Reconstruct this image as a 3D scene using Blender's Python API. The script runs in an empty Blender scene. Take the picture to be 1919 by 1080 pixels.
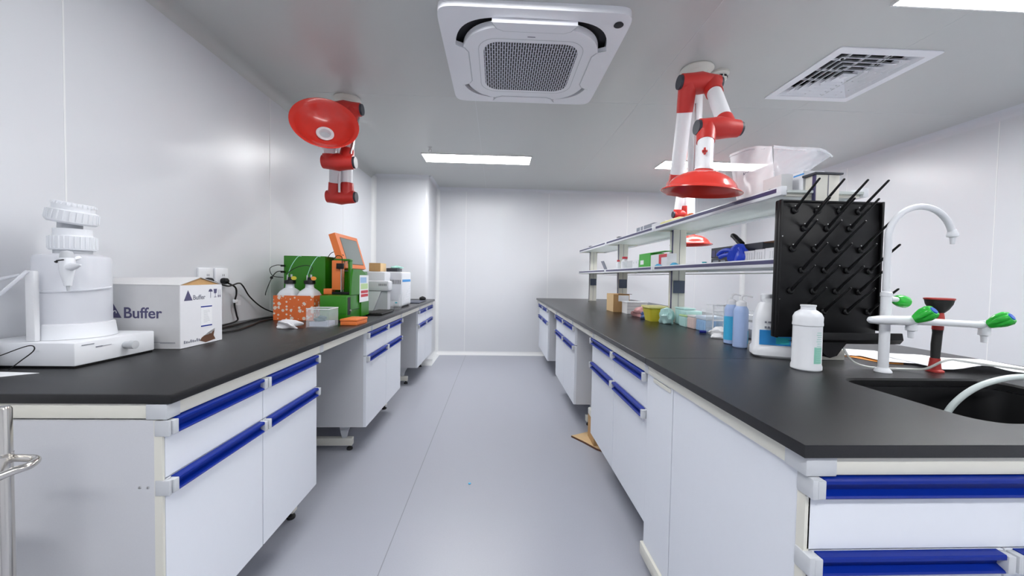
import bpy, bmesh, math, random
from mathutils import Vector, Matrix
random.seed(7)
S = bpy.context.scene
C = S.collection
PI = math.pi

# ------------------------------------------------------------ camera, world, exposure
HC = 1.172
YAW, PITCH, ROLL, FPX = .0402, -.0297, .0174, 707.2
F = Vector((math.sin(YAW)*math.cos(PITCH), math.cos(YAW)*math.cos(PITCH), math.sin(PITCH)))
R0 = Vector((math.cos(YAW), -math.sin(YAW), 0)); U0 = R0.cross(F)
R1 = R0*math.cos(ROLL)+U0*math.sin(ROLL); U1 = -R0*math.sin(ROLL)+U0*math.cos(ROLL)
cd = bpy.data.cameras.new('camera'); cam = bpy.data.objects.new('camera', cd); C.objects.link(cam)
m3 = Matrix((R1, U1, -F)).transposed()
cam.matrix_world = Matrix.Translation((0, 0, HC)) @ m3.to_4x4()
cd.sensor_fit = 'HORIZONTAL'; cd.sensor_width = 36; cd.lens = FPX/1919*36; cd.clip_start = .02
S.camera = cam
S.view_settings.view_transform = 'Standard'; S.view_settings.look = 'None'
S.view_settings.gamma = 1; S.view_settings.use_curve_mapping = False
S.view_settings.exposure = 1.0
w = bpy.data.worlds.new('world'); S.world = w; w.use_nodes = True
w.node_tree.nodes['Background'].inputs[0].default_value = (.8, .85, .95, 1)
w.node_tree.nodes['Background'].inputs[1].default_value = .05
LIGHT = 20            # emission of the ceiling light panels

HB = .863      # bench top
CE = 2.461     # ceiling
XW = -1.62; XE = 3.75; YB = 5.62; YF = -2.6

# ------------------------------------------------------------ materials
def mat(name, col, rough=.5, metal=0, noise=0, nscale=40, bump=0, spec=.5, alpha=1, emit=0, coat=0, trans=0):
    m = bpy.data.materials.new(name); m.use_nodes = True
    nt = m.node_tree; b = nt.nodes['Principled BSDF']
    b.inputs['Base Color'].default_value = (*col, 1)
    b.inputs['Roughness'].default_value = rough; b.inputs['Metallic'].default_value = metal
    b.inputs['Specular IOR Level'].default_value = spec
    b.inputs['Alpha'].default_value = alpha; b.inputs['Coat Weight'].default_value = coat
    b.inputs['Transmission Weight'].default_value = trans
    if emit:
        b.inputs['Emission Color'].default_value = (*col, 1); b.inputs['Emission Strength'].default_value = emit
    if noise or bump:
        tc = nt.nodes.new('ShaderNodeTexCoord'); n = nt.nodes.new('ShaderNodeTexNoise')
        n.inputs['Scale'].default_value = nscale; n.inputs['Detail'].default_value = 4
        nt.links.new(tc.outputs['Object'], n.inputs['Vector'])
        if noise:
            mx = nt.nodes.new('ShaderNodeMix'); mx.data_type = 'RGBA'
            mx.inputs['A'].default_value = (*[max(0, c*(1-noise)) for c in col], 1)
            mx.inputs['B'].default_value = (*[min(1, c*(1+noise)) for c in col], 1)
            nt.links.new(n.outputs['Fac'], mx.inputs['Factor']); nt.links.new(mx.outputs['Result'], b.inputs['Base Color'])
        if bump:
            bp = nt.nodes.new('ShaderNodeBump'); bp.inputs['Strength'].default_value = bump; bp.inputs['Distance'].default_value = .002
            nt.links.new(n.outputs['Fac'], bp.inputs['Height']); nt.links.new(bp.outputs['Normal'], b.inputs['Normal'])
    return m
M = {}
M['wall'] = mat('wall_panel_paint', (.70, .715, .75), .31, noise=.015, nscale=3)
M['ceil'] = mat('ceiling_panel_paint', (.575, .588, .575), .3, noise=.015, nscale=3)
M['cove'] = mat('white_cove', (.80, .81, .82), .35)
M['seam'] = mat('panel_joint', (.85, .86, .87), .4)
M['cseam'] = mat('ceiling_joint', (.66, .68, .68), .4)
M['fseam'] = mat('floor_weld', (.27, .28, .31), .6)
M['white'] = mat('white_laminate', (.76, .79, .85), .38, noise=.01)
M['grey_lam'] = mat('pale_grey_laminate', (.60, .61, .645), .45, noise=.03, nscale=300)
M['beige'] = mat('cream_steel', (.72, .71, .64), .4, noise=.01)
M['cap'] = mat('grey_plastic_cap', (.55, .57, .60), .4)
M['black_top'] = mat('black_epoxy_top', (.008, .008, .009), .27, bump=.35, nscale=900, spec=.42)
M['blue'] = mat('blue_handle', (.001, .020, .25), .35, spec=.2)
M['navy'] = mat('dark_blue_handle', (.004, .012, .22), .4)
M['slot'] = mat('dark_gap', (.02, .02, .025), .7)
M['red'] = mat('red_plastic', (.72, .042, .028), .22, coat=.3)
M['redd'] = mat('red_joint_plastic', (.55, .030, .024), .42)
M['tube'] = mat('white_tube', (.82, .83, .86), .3)
M['ivory'] = mat('ivory_plastic', (.74, .74, .68), .4)
M['dcap'] = mat('dark_grey_cap', (.035, .04, .055), .45)
M['plastic'] = mat('white_plastic', (.82, .84, .88), .35)
M['plastic2'] = mat('off_white_plastic', (.72, .74, .78), .4)
M['black'] = mat('black_plastic', (.006, .006, .007), .42, spec=.35)
M['peg'] = mat('black_polypropylene', (.004, .004, .005), .42, spec=.3, noise=.2, nscale=20)
M['rubber'] = mat('black_rubber', (.015, .015, .015), .6)
M['chrome'] = mat('brushed_steel', (.62, .60, .57), .2, 1)
M['steel'] = mat('stainless_screw', (.6, .6, .6), .3, 1)
M['green'] = mat('green_metal', (.025, .20, .004), .3, noise=.05)
M['dgreen'] = mat('deep_green_metal', (.02, .13, .01), .35)
M['orange'] = mat('orange_metal', (.80, .20, .045), .42)
M['olabel'] = mat('orange_tag', (.85, .33, .05), .5)
M['screen'] = mat('grey_screen', (.20, .23, .22), .25)
M['tank'] = mat('translucent_tank', (.84, .86, .92), .3, alpha=.62)
M['clear'] = mat('clear_acrylic', (.86, .9, .93), .08, alpha=.16)
M['frost'] = mat('frosted_glass', (.78, .84, .82), .3, alpha=.72)
M['bag'] = mat('clear_bag_film', (.86, .88, .93), .18, alpha=.42, bump=1, nscale=14)
M['bagw'] = mat('milky_bag_film', (.92, .93, .96), .25, alpha=.8, bump=1, nscale=30)
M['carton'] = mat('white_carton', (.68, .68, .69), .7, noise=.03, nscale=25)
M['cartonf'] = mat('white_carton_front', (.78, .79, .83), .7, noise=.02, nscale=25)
M['kraft'] = mat('kraft_cardboard', (.50, .30, .13), .8, noise=.08, nscale=30)
M['kraftl'] = mat('pale_kraft_cardboard', (.66, .47, .26), .8, noise=.06, nscale=30)
M['kraftd'] = mat('cardboard_edge', (.13, .06, .035), .9)
M['ink'] = mat('dark_violet_ink', (.085, .08, .17), .7)
M['inkg'] = mat('grey_ink', (.22, .23, .28), .7)
M['lblue'] = mat('blue_label', (.02, .27, .68), .45, noise=.15, nscale=30)
M['teal'] = mat('teal_label', (.02, .42, .50), .45)
M['mint'] = mat('mint_label', (.30, .66, .53), .5)
M['liq'] = mat('pale_blue_fluid_bottle', (.42, .56, .88), .25, alpha=.88)
M['liql'] = mat('clear_pale_blue_bottle', (.70, .77, .93), .25, alpha=.6)
M['yellow'] = mat('yellow_plastic', (.62, .55, .045), .4)
M['yellowl'] = mat('light_yellow_plastic', (.80, .76, .30), .4)
M['aqua'] = mat('aqua_plastic', (.55, .82, .80), .35, alpha=.9)
M['lime'] = mat('lime_plastic', (.52, .72, .35), .4)
M['pinkp'] = mat('pale_pink_plastic', (.74, .60, .57), .4)
M['bluep'] = mat('light_blue_plastic', (.36, .58, .86), .3, alpha=.92)
M['icep'] = mat('ice_blue_plastic', (.66, .78, .92), .3, alpha=.9)
M['pinkbag'] = mat('pink_film', (.80, .42, .42), .3, alpha=.9, bump=.8, nscale=40)
M['bluebag'] = mat('blue_film', (.20, .30, .62), .3, alpha=.9, bump=.8, nscale=40)
M['paper'] = mat('white_paper', (.86, .87, .90), .8, noise=.02, nscale=100)
M['tissue'] = mat('white_tissue', (.88, .89, .91), .8, bump=1, nscale=60)
M['hose'] = mat('milky_silicone_hose', (.72, .80, .80), .3, alpha=.8)
M['hose2'] = mat('dull_clear_hose', (.50, .52, .50), .3, alpha=.7)
M['knob'] = mat('green_knob', (.03, .52, .05), .25)
M['bluedot'] = mat('blue_cap', (.01, .10, .50), .35)
M['plred'] = mat('worn_red_rubber', (.42, .035, .03), .45, noise=.2, nscale=60)
M['gblue'] = mat('blue_nitrile', (.01, .055, .62), .45, bump=1, nscale=60)
M['socket'] = mat('slate_socket', (.085, .11, .17), .35)
M['lightgreen'] = mat('fresh_green_card', (.05, .42, .04), .5)
M['redc'] = mat('red_card', (.6, .04, .06), .5)
M['greyc'] = mat('grey_card', (.27, .29, .35), .6)
M['foam'] = mat('teal_foam', (.38, .70, .62), .6)
M['light'] = mat('light_diffuser', (1, 1, 1), .5, emit=LIGHT)
M['light_low'] = mat('fill_light_diffuser', (1, 1, 1), .5, emit=LIGHT*.5)  # weaker emission, only for the added fill panel
M['lframe'] = mat('light_frame', (.8, .8, .8), .4)
M['lightcap'] = mat('cyan_label', (.05, .45, .75), .4)
M['purp'] = mat('dark_violet_trim', (.055, .05, .14), .35)
M['acw'] = mat('bright_white_plastic', (.90, .91, .95), .35)
M['grate'] = mat('grille', (.8, .8, .85), .4)
M['sink'] = mat('black_sink', (.008, .008, .009), .35)
M['notebook'] = mat('dark_navy_plastic', (.035, .04, .07), .4)

def floor_mat():
    m = mat('grey_vinyl_floor', (.40, .415, .475), .36, noise=.05, nscale=180)
    return m
M['floor'] = floor_mat()

def grille_mat():
    m = bpy.data.materials.new('intake_grille'); m.use_nodes = True; nt = m.node_tree; b = nt.nodes['Principled BSDF']
    tc = nt.nodes.new('ShaderNodeTexCoord'); mp = nt.nodes.new('ShaderNodeMapping'); mp.inputs['Rotation'].default_value[2] = PI/2
    br = nt.nodes.new('ShaderNodeTexBrick'); br.inputs['Scale'].default_value = 1
    br.inputs['Brick Width'].default_value = .046; br.inputs['Row Height'].default_value = .0140
    br.inputs['Mortar Size'].default_value = .0024; br.inputs['Mortar Smooth'].default_value = .0
    br.inputs['Color1'].default_value = (.01, .01, .012, 1); br.inputs['Color2'].default_value = (.018, .016, .02, 1)
    br.inputs['Mortar'].default_value = (.66, .68, .76, 1)
    nt.links.new(tc.outputs['Object'], mp.inputs[0]); nt.links.new(mp.outputs[0], br.inputs['Vector'])
    nt.links.new(br.outputs['Color'], b.inputs['Base Color']); b.inputs['Roughness'].default_value = .5
    return m
M['intake'] = grille_mat()

def dots_mat():   # orange sheet with round pale holes of several sizes
    m = bpy.data.materials.new('orange_perforated_sheet'); m.use_nodes = True; nt = m.node_tree; b = nt.nodes['Principled BSDF']
    tc = nt.nodes.new('ShaderNodeTexCoord'); vo = nt.nodes.new('ShaderNodeTexVoronoi'); vo.voronoi_dimensions = '2D'; vo.inputs['Scale'].default_value = 38; vo.inputs['Randomness'].default_value = .85
    sx_ = nt.nodes.new('ShaderNodeSeparateXYZ'); ad = nt.nodes.new('ShaderNodeMath'); cb_ = nt.nodes.new('ShaderNodeCombineXYZ')
    nt.links.new(tc.outputs['Object'], sx_.inputs[0]); nt.links.new(sx_.outputs[0], ad.inputs[0]); nt.links.new(sx_.outputs[1], ad.inputs[1])
    nt.links.new(ad.outputs[0], cb_.inputs[0]); nt.links.new(sx_.outputs[2], cb_.inputs[1])
    sp = nt.nodes.new('ShaderNodeSeparateColor'); mth = nt.nodes.new('ShaderNodeMath'); mth.operation = 'MULTIPLY_ADD'
    mth.inputs[1].default_value = .72; mth.inputs[2].default_value = -.20
    lt = nt.nodes.new('ShaderNodeMath'); lt.operation = 'LESS_THAN'
    nt.links.new(cb_.outputs[0], vo.inputs['Vector']); nt.links.new(vo.outputs['Color'], sp.inputs[0])
    nt.links.new(sp.outputs[0], mth.inputs[0]); nt.links.new(vo.outputs['Distance'], lt.inputs[0]); nt.links.new(mth.outputs[0], lt.inputs[1])
    mx = nt.nodes.new('ShaderNodeMix'); mx.data_type = 'RGBA'
    mx.inputs['A'].default_value = (.80, .17, .04, 1); mx.inputs['B'].default_value = (.85, .72, .62, 1)
    nt.links.new(lt.outputs[0], mx.inputs['Factor']); nt.links.new(mx.outputs['Result'], b.inputs['Base Color'])
    return m
M['dots'] = dots_mat()

def speck_mat():
    m = bpy.data.materials.new('white_dotted_panel'); m.use_nodes = True; nt = m.node_tree; b = nt.nodes['Principled BSDF']
    tc = nt.nodes.new('ShaderNodeTexCoord'); vo = nt.nodes.new('ShaderNodeTexVoronoi'); vo.inputs['Scale'].default_value = 75
    vo.inputs['Randomness'].default_value = .1
    lt = nt.nodes.new('ShaderNodeMath'); lt.operation = 'LESS_THAN'; lt.inputs[1].default_value = .3
    nt.links.new(tc.outputs['Object'], vo.inputs['Vector']); nt.links.new(vo.outputs['Distance'], lt.inputs[0])
    mx = nt.nodes.new('ShaderNodeMix'); mx.data_type = 'RGBA'
    mx.inputs['A'].default_value = (.8, .82, .87, 1); mx.inputs['B'].default_value = (.35, .37, .42, 1)
    nt.links.new(lt.outputs[0], mx.inputs['Factor']); nt.links.new(mx.outputs['Result'], b.inputs['Base Color'])
    return m
M['speck'] = speck_mat()

# ------------------------------------------------------------ mesh helpers
class MB:
    def __init__(s): s.b = bmesh.new()
    def box(s, x0, x1, y0, y1, z0, z1, bev=0, seg=2):
        vs = [s.b.verts.new(p) for p in [(x0,y0,z0),(x1,y0,z0),(x1,y1,z0),(x0,y1,z0),(x0,y0,z1),(x1,y0,z1),(x1,y1,z1),(x0,y1,z1)]]
        fs = [s.b.faces.new([vs[i] for i in f]) for f in [(0,3,2,1),(4,5,6,7),(0,1,5,4),(1,2,6,5),(2,3,7,6),(3,0,4,7)]]
        if bev:
            es = list({e for f in fs for e in f.edges})
            bmesh.ops.bevel(s.b, geom=es, offset=bev, segments=seg, affect='EDGES', profile=.5)
        return s
    def tri(s, vs, fs):
        v = [s.b.verts.new(p) for p in vs]
        for f in fs: s.b.faces.new([v[i] for i in f])
        return s
    def tube(s, pts, r, n=16, caps=True):
        pts = [Vector(p) for p in pts]; rs = r if isinstance(r, (list, tuple)) else [r]*len(pts)
        ds = []
        for i in range(len(pts)):
            a = pts[max(0, i-1)]; b = pts[min(len(pts)-1, i+1)]; ds.append((b-a).normalized())
        ref = Vector((0, 0, 1)) if abs(ds[0].z) < .9 else Vector((1, 0, 0))
        u = ds[0].cross(ref).normalized(); rings = []
        for p, d, rr in zip(pts, ds, rs):
            u = (u - d*u.dot(d)).normalized(); v = d.cross(u)
            rings.append([s.b.verts.new(p + (u*math.cos(2*PI*k/n)+v*math.sin(2*PI*k/n))*rr) for k in range(n)])
        for a, b in zip(rings, rings[1:]):
            for k in range(n): s.b.faces.new((a[k], a[(k+1) % n], b[(k+1) % n], b[k]))
        if caps:
            s.b.faces.new(rings[0][::-1]); s.b.faces.new(rings[-1])
        return s
    def lathe(s, prof, c=(0,0,0), axis=(0,0,1), n=32, flat=0, sx=1, sy=1):
        # prof = [(r, h)], axis of revolution from c
        ax = Vector(axis).normalized(); ref = Vector((0,1,0)) if abs(ax.y) < .9 else Vector((1,0,0))
        u = ref.cross(ax).normalized(); v = ax.cross(u); c = Vector(c); rings = []
        for r, h in prof:
            if r < 1e-6: rings.append([s.b.verts.new(c+ax*h)])
            else: rings.append([s.b.verts.new(c+ax*h+(u*math.cos(2*PI*k/n)*sx+v*math.sin(2*PI*k/n)*sy)*r) for k in range(n)])
        for a, b in zip(rings, rings[1:]):
            for k in range(n):
                k2 = (k+1) % n
                if len(a) == 1 and len(b) == 1: continue
                if len(a) == 1: s.b.faces.new((a[0], b[k2], b[k]))
                elif len(b) == 1: s.b.faces.new((a[k], a[k2], b[0]))
                else: s.b.faces.new((a[k], a[k2], b[k2], b[k]))
        return s
    def prism(s, poly, a0, a1, axis='x'):
        # poly in the two other coordinates (cyclic order y,z | x,z | x,y)
        def P(p, a): return {'x': (a, p[0], p[1]), 'y': (p[0], a, p[1]), 'z': (p[0], p[1], a)}[axis]
        A = [s.b.verts.new(P(p, a0)) for p in poly]; B = [s.b.verts.new(P(p, a1)) for p in poly]
        s.b.faces.new(A); s.b.faces.new(B[::-1]); n = len(poly)
        for i in range(n): s.b.faces.new((A[i], B[i], B[(i+1) % n], A[(i+1) % n]))
        return s
    def xform(s, mtx): bmesh.ops.transform(s.b, matrix=mtx, verts=s.b.verts[:]); return s
    def mesh(s, name, smooth=None):
        bmesh.ops.recalc_face_normals(s.b, faces=s.b.faces[:])
        me = bpy.data.meshes.new(name); s.b.to_mesh(me); s.b.free()
        if smooth:
            for p in me.polygons: p.use_smooth = True
            try: me.set_sharp_from_angle(angle=math.radians(smooth))
            except Exception: pass
        return me

def tag(o, label=None, cat=None, group=None, kind=None):
    if label: o['label'] = label
    if cat: o['category'] = cat
    if group: o['group'] = group
    if kind: o['kind'] = kind
    return o
def link(name, me, m, parent=None):
    o = bpy.data.objects.new(name, me); C.objects.link(o)
    if m is not None and not me.materials: me.materials.append(m)
    if parent: o.parent = parent
    return o
def struct(name, mb, m, smooth=None):
    return tag(link(name, mb.mesh(name, smooth), m), kind='structure')
class Thing:
    def __init__(s, name, label, cat, loc=(0,0,0), rz=0, group=None, local=False):
        s.o = bpy.data.objects.new(name, None); C.objects.link(s.o); s.o.empty_display_size = .05
        s.o.location = loc; s.o.rotation_euler = (0, 0, rz); s.off = Vector((0,0,0)) if local else Vector(loc)
        tag(s.o, label, cat, group)
    def part(s, name, mb, m, parent=None, smooth=35, label=None, kind=None):
        if isinstance(m, str): m = M[m]
        me = mb.mesh(name, smooth) if isinstance(mb, MB) else mb
        if s.off.length: me.transform(Matrix.Translation(-s.off))
        o = link(name, me, m, parent or s.o)
        if label: o['label'] = label
        if kind: o['kind'] = kind
        return o
def single(name, mb, m, label, cat, loc=None, group=None, smooth=35, kind=None):
    if isinstance(m, str): m = M[m]
    me = mb.mesh(name, smooth) if isinstance(mb, MB) else mb
    o = link(name, me, m)
    if loc is not None:
        me.transform(Matrix.Translation(-Vector(loc))); o.location = loc
    return tag(o, label, cat, group, kind)
def dup(root, loc, rz=None, label=None, group=None):
    r = root.copy(); C.objects.link(r); r.location = loc
    if rz is not None: r.rotation_euler = (0, 0, rz)
    if label: r['label'] = label
    if group: r['group'] = group
    for ch in list(root.children):
        c = ch.copy(); C.objects.link(c); c.parent = r
        for g in ch.children:
            d = g.copy(); C.objects.link(d); d.parent = c
    return r
def text_mesh(body, size, mtx, ext=.0004, bold=0, align='LEFT'):
    cu = bpy.data.curves.new('lettering', 'FONT'); cu.body = body; cu.size = size; cu.extrude = ext; cu.offset = bold; cu.align_x = align
    o = bpy.data.objects.new('lettering', cu); C.objects.link(o)
    dg = bpy.context.evaluated_depsgraph_get(); dg.update()
    me = bpy.data.meshes.new_from_object(o.evaluated_get(dg)); me.transform(mtx); me.materials.clear()
    bpy.data.objects.remove(o); return me
def face_mtx(origin, right, up):
    r = Vector(right).normalized(); u = Vector(up).normalized(); n = r.cross(u)
    m = Matrix((r, u, n)).transposed().to_4x4(); return Matrix.Translation(origin) @ m
def arc(c, r, a0, a1, n, f): # f(cos,sin)->point offset
    return [Vector(c)+Vector(f(r*math.cos(a0+(a1-a0)*i/n), r*math.sin(a0+(a1-a0)*i/n))) for i in range(n+1)]
def smooth_path(pts, n=8):
    pts = [Vector(p) for p in pts]; P = [pts[0]]+pts+[pts[-1]]; out = []
    for i in range(1, len(P)-2):
        p0, p1, p2, p3 = P[i-1:i+3]
        for k in range(n):
            t = k/n; out.append(.5*((2*p1)+(p2-p0)*t+(2*p0-5*p1+4*p2-p3)*t*t+(-p0+3*p1-3*p2+p3)*t**3))
    out.append(pts[-1]); return out
def rrect(x0, x1, y0, y1, r, n=6):
    out = []
    for cx, cy, a in ((x1-r, y1-r, 0), (x0+r, y1-r, PI/2), (x0+r, y0+r, PI), (x1-r, y0+r, 1.5*PI)):
        for k in range(n+1): out.append((cx+r*math.cos(a+PI/2*k/n), cy+r*math.sin(a+PI/2*k/n)))
    return out

# ------------------------------------------------------------ room shell
struct('floor', MB().box(XW-.1, XE+.1, YF-.1, YB+.1, -.1, 0), M['floor'])
DX0, DX1, DY0, DY1 = 1.905, 2.405, 2.075, 2.575     # opening for the air diffuser
cb = MB()
for x0, x1, y0, y1 in ((XW-.1, DX0, YF-.1, YB+.1), (DX1, XE+.1, YF-.1, YB+.1), (DX0, DX1, YF-.1, DY0), (DX0, DX1, DY1, YB+.1)):
    cb.box(x0, x1, y0, y1, CE, CE+.1)
struct('ceiling', cb, M['ceil'])
struct('wall_left', MB().box(XW-.1, XW, YF, YB, 0, CE), M['wall'])
struct('wall_right', MB().box(XE, XE+.1, YF, YB, 0, CE), M['wall'])
struct('wall_back', MB().box(XW-.1, XE+.1, YB, YB+.1, 0, CE), M['wall'])
struct('wall_front', MB().box(XW-.1, XE+.1, YF-.1, YF, 0, CE), M['wall'])
PX, PY = -.90, 4.97
struct('wall_corner_pillar', MB().box(XW, PX, PY, YB, 0, CE, bev=.045, seg=5), M['wall'], 30)

def cove(p0, p1, d1, d2, r=.05, n=6):   # quarter-round fillet between two planes, running p0->p1
    p0, p1, d1, d2 = map(Vector, (p0, p1, d1, d2)); mb = MB(); ends = []
    for p in (p0, p1):
        c = p+d1*r+d2*r
        ends.append([p] + [c-d1*r*math.cos(a)-d2*r*math.sin(a) for a in [PI/2*k/n for k in range(n+1)]])
    A = [mb.b.verts.new(v) for v in ends[0]]; B = [mb.b.verts.new(v) for v in ends[1]]
    mb.b.faces.new(A); mb.b.faces.new(B[::-1]); N = len(A)
    for i in range(N): mb.b.faces.new((A[i], B[i], B[(i+1) % N], A[(i+1) % N]))
    return mb
X_, Y_, Z_ = (1,0,0), (0,1,0), (0,0,1); nX, nY, nZ = (-1,0,0), (0,-1,0), (0,0,-1)
coves = [((XW,YF,CE),(XW,PY,CE),X_,nZ,.06,'ceil'), ((XE,YF,CE),(XE,YB,CE),nX,nZ,.06,'wall'), ((PX,YB,CE),(XE,YB,CE),nY,nZ,.05,'wall'),
         ((XW,PY,CE),(PX,PY,CE),nY,nZ,.04,'wall'), ((PX,PY,CE),(PX,YB,CE),X_,nZ,.04,'wall'),
         ((XW,PY,0),(XW,PY,CE-.01),X_,nY,.05,'cove'), ((PX,YB,0),(PX,YB,CE-.01),X_,nY,.045,'cove'), ((XE,YB,0),(XE,YB,CE-.01),nX,nY,.05,'cove')]
for i, (a, b, d1, d2, r, m) in enumerate(coves):
    struct('trim_%d' % (i+1), cove(a, b, d1, d2, r), M[m], 60)
struct('baseboard_back', cove((PX,YB,0),(XE,YB,0),nY,Z_,.05), M['cove'], 60)
struct('baseboard_pillar', cove((PX,PY,0),(PX,YB,0),X_,Z_,.07), M['cove'], 60)
struct('baseboard_pillar_front', cove((XW,PY,0),(PX+.07,PY,0),nY,Z_,.07), M['cove'], 60)
struct('baseboard_left', cove((XW,YF,0),(XW,PY,0),X_,Z_,.05), M['cove'], 60)
struct('baseboard_right', cove((XE,YF,0),(XE,YB,0),nX,Z_,.05), M['cove'], 60)
ti = [20]
def seam(x0, x1, y0, y1, z0, z1, m='seam'):
    struct('trim_%d' % ti[0], MB().box(x0, x1, y0, y1, z0, z1), M[m]); ti[0] += 1
for y in (.22, 1.49, 2.765, 4.04): seam(XW, XW+.0015, y-.003, y+.003, .05, CE-.06)
for x in (-.47, .755, 1.94, 3.0): seam(x-.003, x+.003, YB-.0015, YB, .05, CE-.05)
for y in (.3, 1.5, 2.72, 3.95): seam(XE-.0015, XE, y-.003, y+.003, .05, CE-.06)
seam(-.4465, -.4425, YF, YB-.05, 0, .0006, 'fseam')
seam(1.6, 1.604, YF, YB-.05, 0, .0006, 'fseam')
for x in (-.15-.03, 1.02, 2.22): seam(x-.002, x+.002, YF, YB-.05, CE-.001, CE, 'cseam')
seam(XW+.06, XE-.06, 2.778, 2.782, CE-.001, CE, 'cseam')
single('floor_speck', MB().lathe([(0,0),(.008,0),(.007,.003),(0,.004)], (-.136,2.103,.0005), n=9), 'lightcap', 'tiny blue scrap lying on the aisle floor', 'scrap', (-.136,2.103,.0005))

# ------------------------------------------------------------ ceiling lights
def light_panel(x, y, label, w=1.17, d=.29, m='light'):
    t = Thing('ceiling_light', label, 'ceiling light', (x, y, CE), group='recessed ceiling light panels')
    f = MB()
    f.box(x, x+w, y, y+.008, CE-.012, CE-.0005).box(x, x+w, y+d-.008, y+d, CE-.012, CE-.0005)
    f.box(x, x+.008, y+.008, y+d-.008, CE-.012, CE-.0005).box(x+w-.008, x+w, y+.008, y+d-.008, CE-.012, CE-.0005)
    t.part('frame', f, 'lframe')
    t.part('diffuser', MB().box(x+.008, x+w-.008, y+.008, y+d-.008, CE-.010, CE-.001), m)
    return t.o
light_panel(-.82, 4.04, 'lit ceiling panel over the aisle, beyond the air conditioner')
light_panel(1.79, 4.04, 'lit ceiling panel seen behind the red-and-white arm and plastic bags')
light_panel(1.79, 1.42, 'lit ceiling panel cut off at the top right corner of the photo')
light_panel(-.82, 1.40, 'added fill light panel just out of view above the near end of the aisle', m='light_low')  # unseen extra panel, added to brighten the near end of the room
light_panel(-.82, -.9, 'lit ceiling panel behind the photographer, left of centre')
light_panel(1.79, -.9, 'lit ceiling panel behind the photographer, right of centre')

# ------------------------------------------------------------ ceiling air conditioner
ax0, ay0, aw = -.31, 1.80, .95; acx, acy = ax0+aw/2, ay0+aw/2
ac = Thing('ceiling_air_conditioner', 'square white four-way cassette air conditioner in the middle of the ceiling', 'air conditioner', (acx, acy, CE))
def loop_band(mb, outer, inner, z0, z1):  # outer/inner same length, xy lists, closed ring solid
    n = len(outer)
    O0 = [mb.b.verts.new((*p, z0)) for p in outer]; I0 = [mb.b.verts.new((*p, z0)) for p in inner]
    O1 = [mb.b.verts.new((*p, z1)) for p in outer]; I1 = [mb.b.verts.new((*p, z1)) for p in inner]
    for i in range(n):
        j = (i+1) % n
        for q in ((O0[i],O0[j],I0[j],I0[i]), (O1[i],I1[i],I1[j],O1[j]), (O0[i],O1[i],O1[j],O0[j]), (I0[i],I0[j],I1[j],I1[i])): mb.b.faces.new(q)
def superell(cx, cy, r, e, n=72):
    out = []
    for k in range(n):
        a = 2*PI*k/n; c, s_ = math.cos(a), math.sin(a)
        out.append((cx+r*math.copysign(abs(c)**(2/e), c), cy+r*math.copysign(abs(s_)**(2/e), s_)))
    return out
def sq(cx, cy, h, n=72):
    out = []
    for k in range(n):
        a = 2*PI*k/n; c, s_ = math.cos(a), math.sin(a); m_ = max(abs(c), abs(s_))
        q = h/m_; x, y = c*q, s_*q
        out.append((cx+x, cy+y))
    # rounded a touch
    return [(cx+(x-cx)*(1-.0), cy+(y-cy)) for x, y in out]
mb = MB(); loop_band(mb, superell(acx, acy, aw/2, 16), superell(acx, acy, .412, 4.0), CE-.035, CE-.0005)
ac.part('frame', mb, 'acw')
mb = MB(); mb.prism(superell(acx, acy, .411, 4.0), CE-.004, CE-.001, 'z'); ac.part('air_channel', mb, 'slot', label='dark air outlet channel')
mb = MB(); mb.prism(superell(acx, acy, .380, 3.2), CE-.055, CE-.020, 'z'); cp = ac.part('centre_panel', mb, 'acw')
gr = MB(); gr.prism(rrect(-.258, .258, -.250, .250, .085), CE-.0565, CE-.0550, 'z')
gme = gr.mesh('intake_grille'); gme.transform(Matrix.Translation((acx, acy, 0)))
ac.part('intake_grille', gme, 'intake', label='dark slotted intake grille')
mb = MB(); loop_band(mb, rrect(acx-.287, acx+.287, acy-.280, acy+.280, .10), rrect(acx-.284, acx+.284, acy-.277, acy+.277, .098), CE-.0556, CE-.055)
ac.part('panel_groove', mb, 'cap')
for k in range(4):
    a = k*PI/2
    poly = [(-.21, -.408), (.21, -.408), (.185, -.362), (.15, -.344), (-.15, -.344), (-.185, -.362)]
    mb = MB(); mb.prism(poly, CE-.058, CE-.030, 'z'); mb.xform(Matrix.Translation((acx, acy, 0)) @ Matrix.Rotation(a, 4, 'Z'))
    fl = ac.part('louvre', mb, 'acw')
    pol2 = [(-.216, -.406), (.216, -.406), (.189, -.357), (.152, -.338), (-.152, -.338), (-.189, -.357)]
    mb = MB(); mb.prism(pol2, CE-.0556, CE-.0550, 'z'); mb.xform(Matrix.Translation((acx, acy, 0)) @ Matrix.Rotation(a, 4, 'Z'))
    ac.part('louvre_gap', mb, 'cap', parent=fl)
ac.part('sensor', MB().lathe([(0,0),(.022,0),(.024,-.003),(.019,-.005),(0,-.004)], (acx+.415, acy-.395, CE-.035)), 'slot', label='round black sensor')
ac.part('badge', MB().box(acx-.028, acx+.012, acy-.305, acy-.299, CE-.0556, CE-.055), 'inkg')

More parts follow.
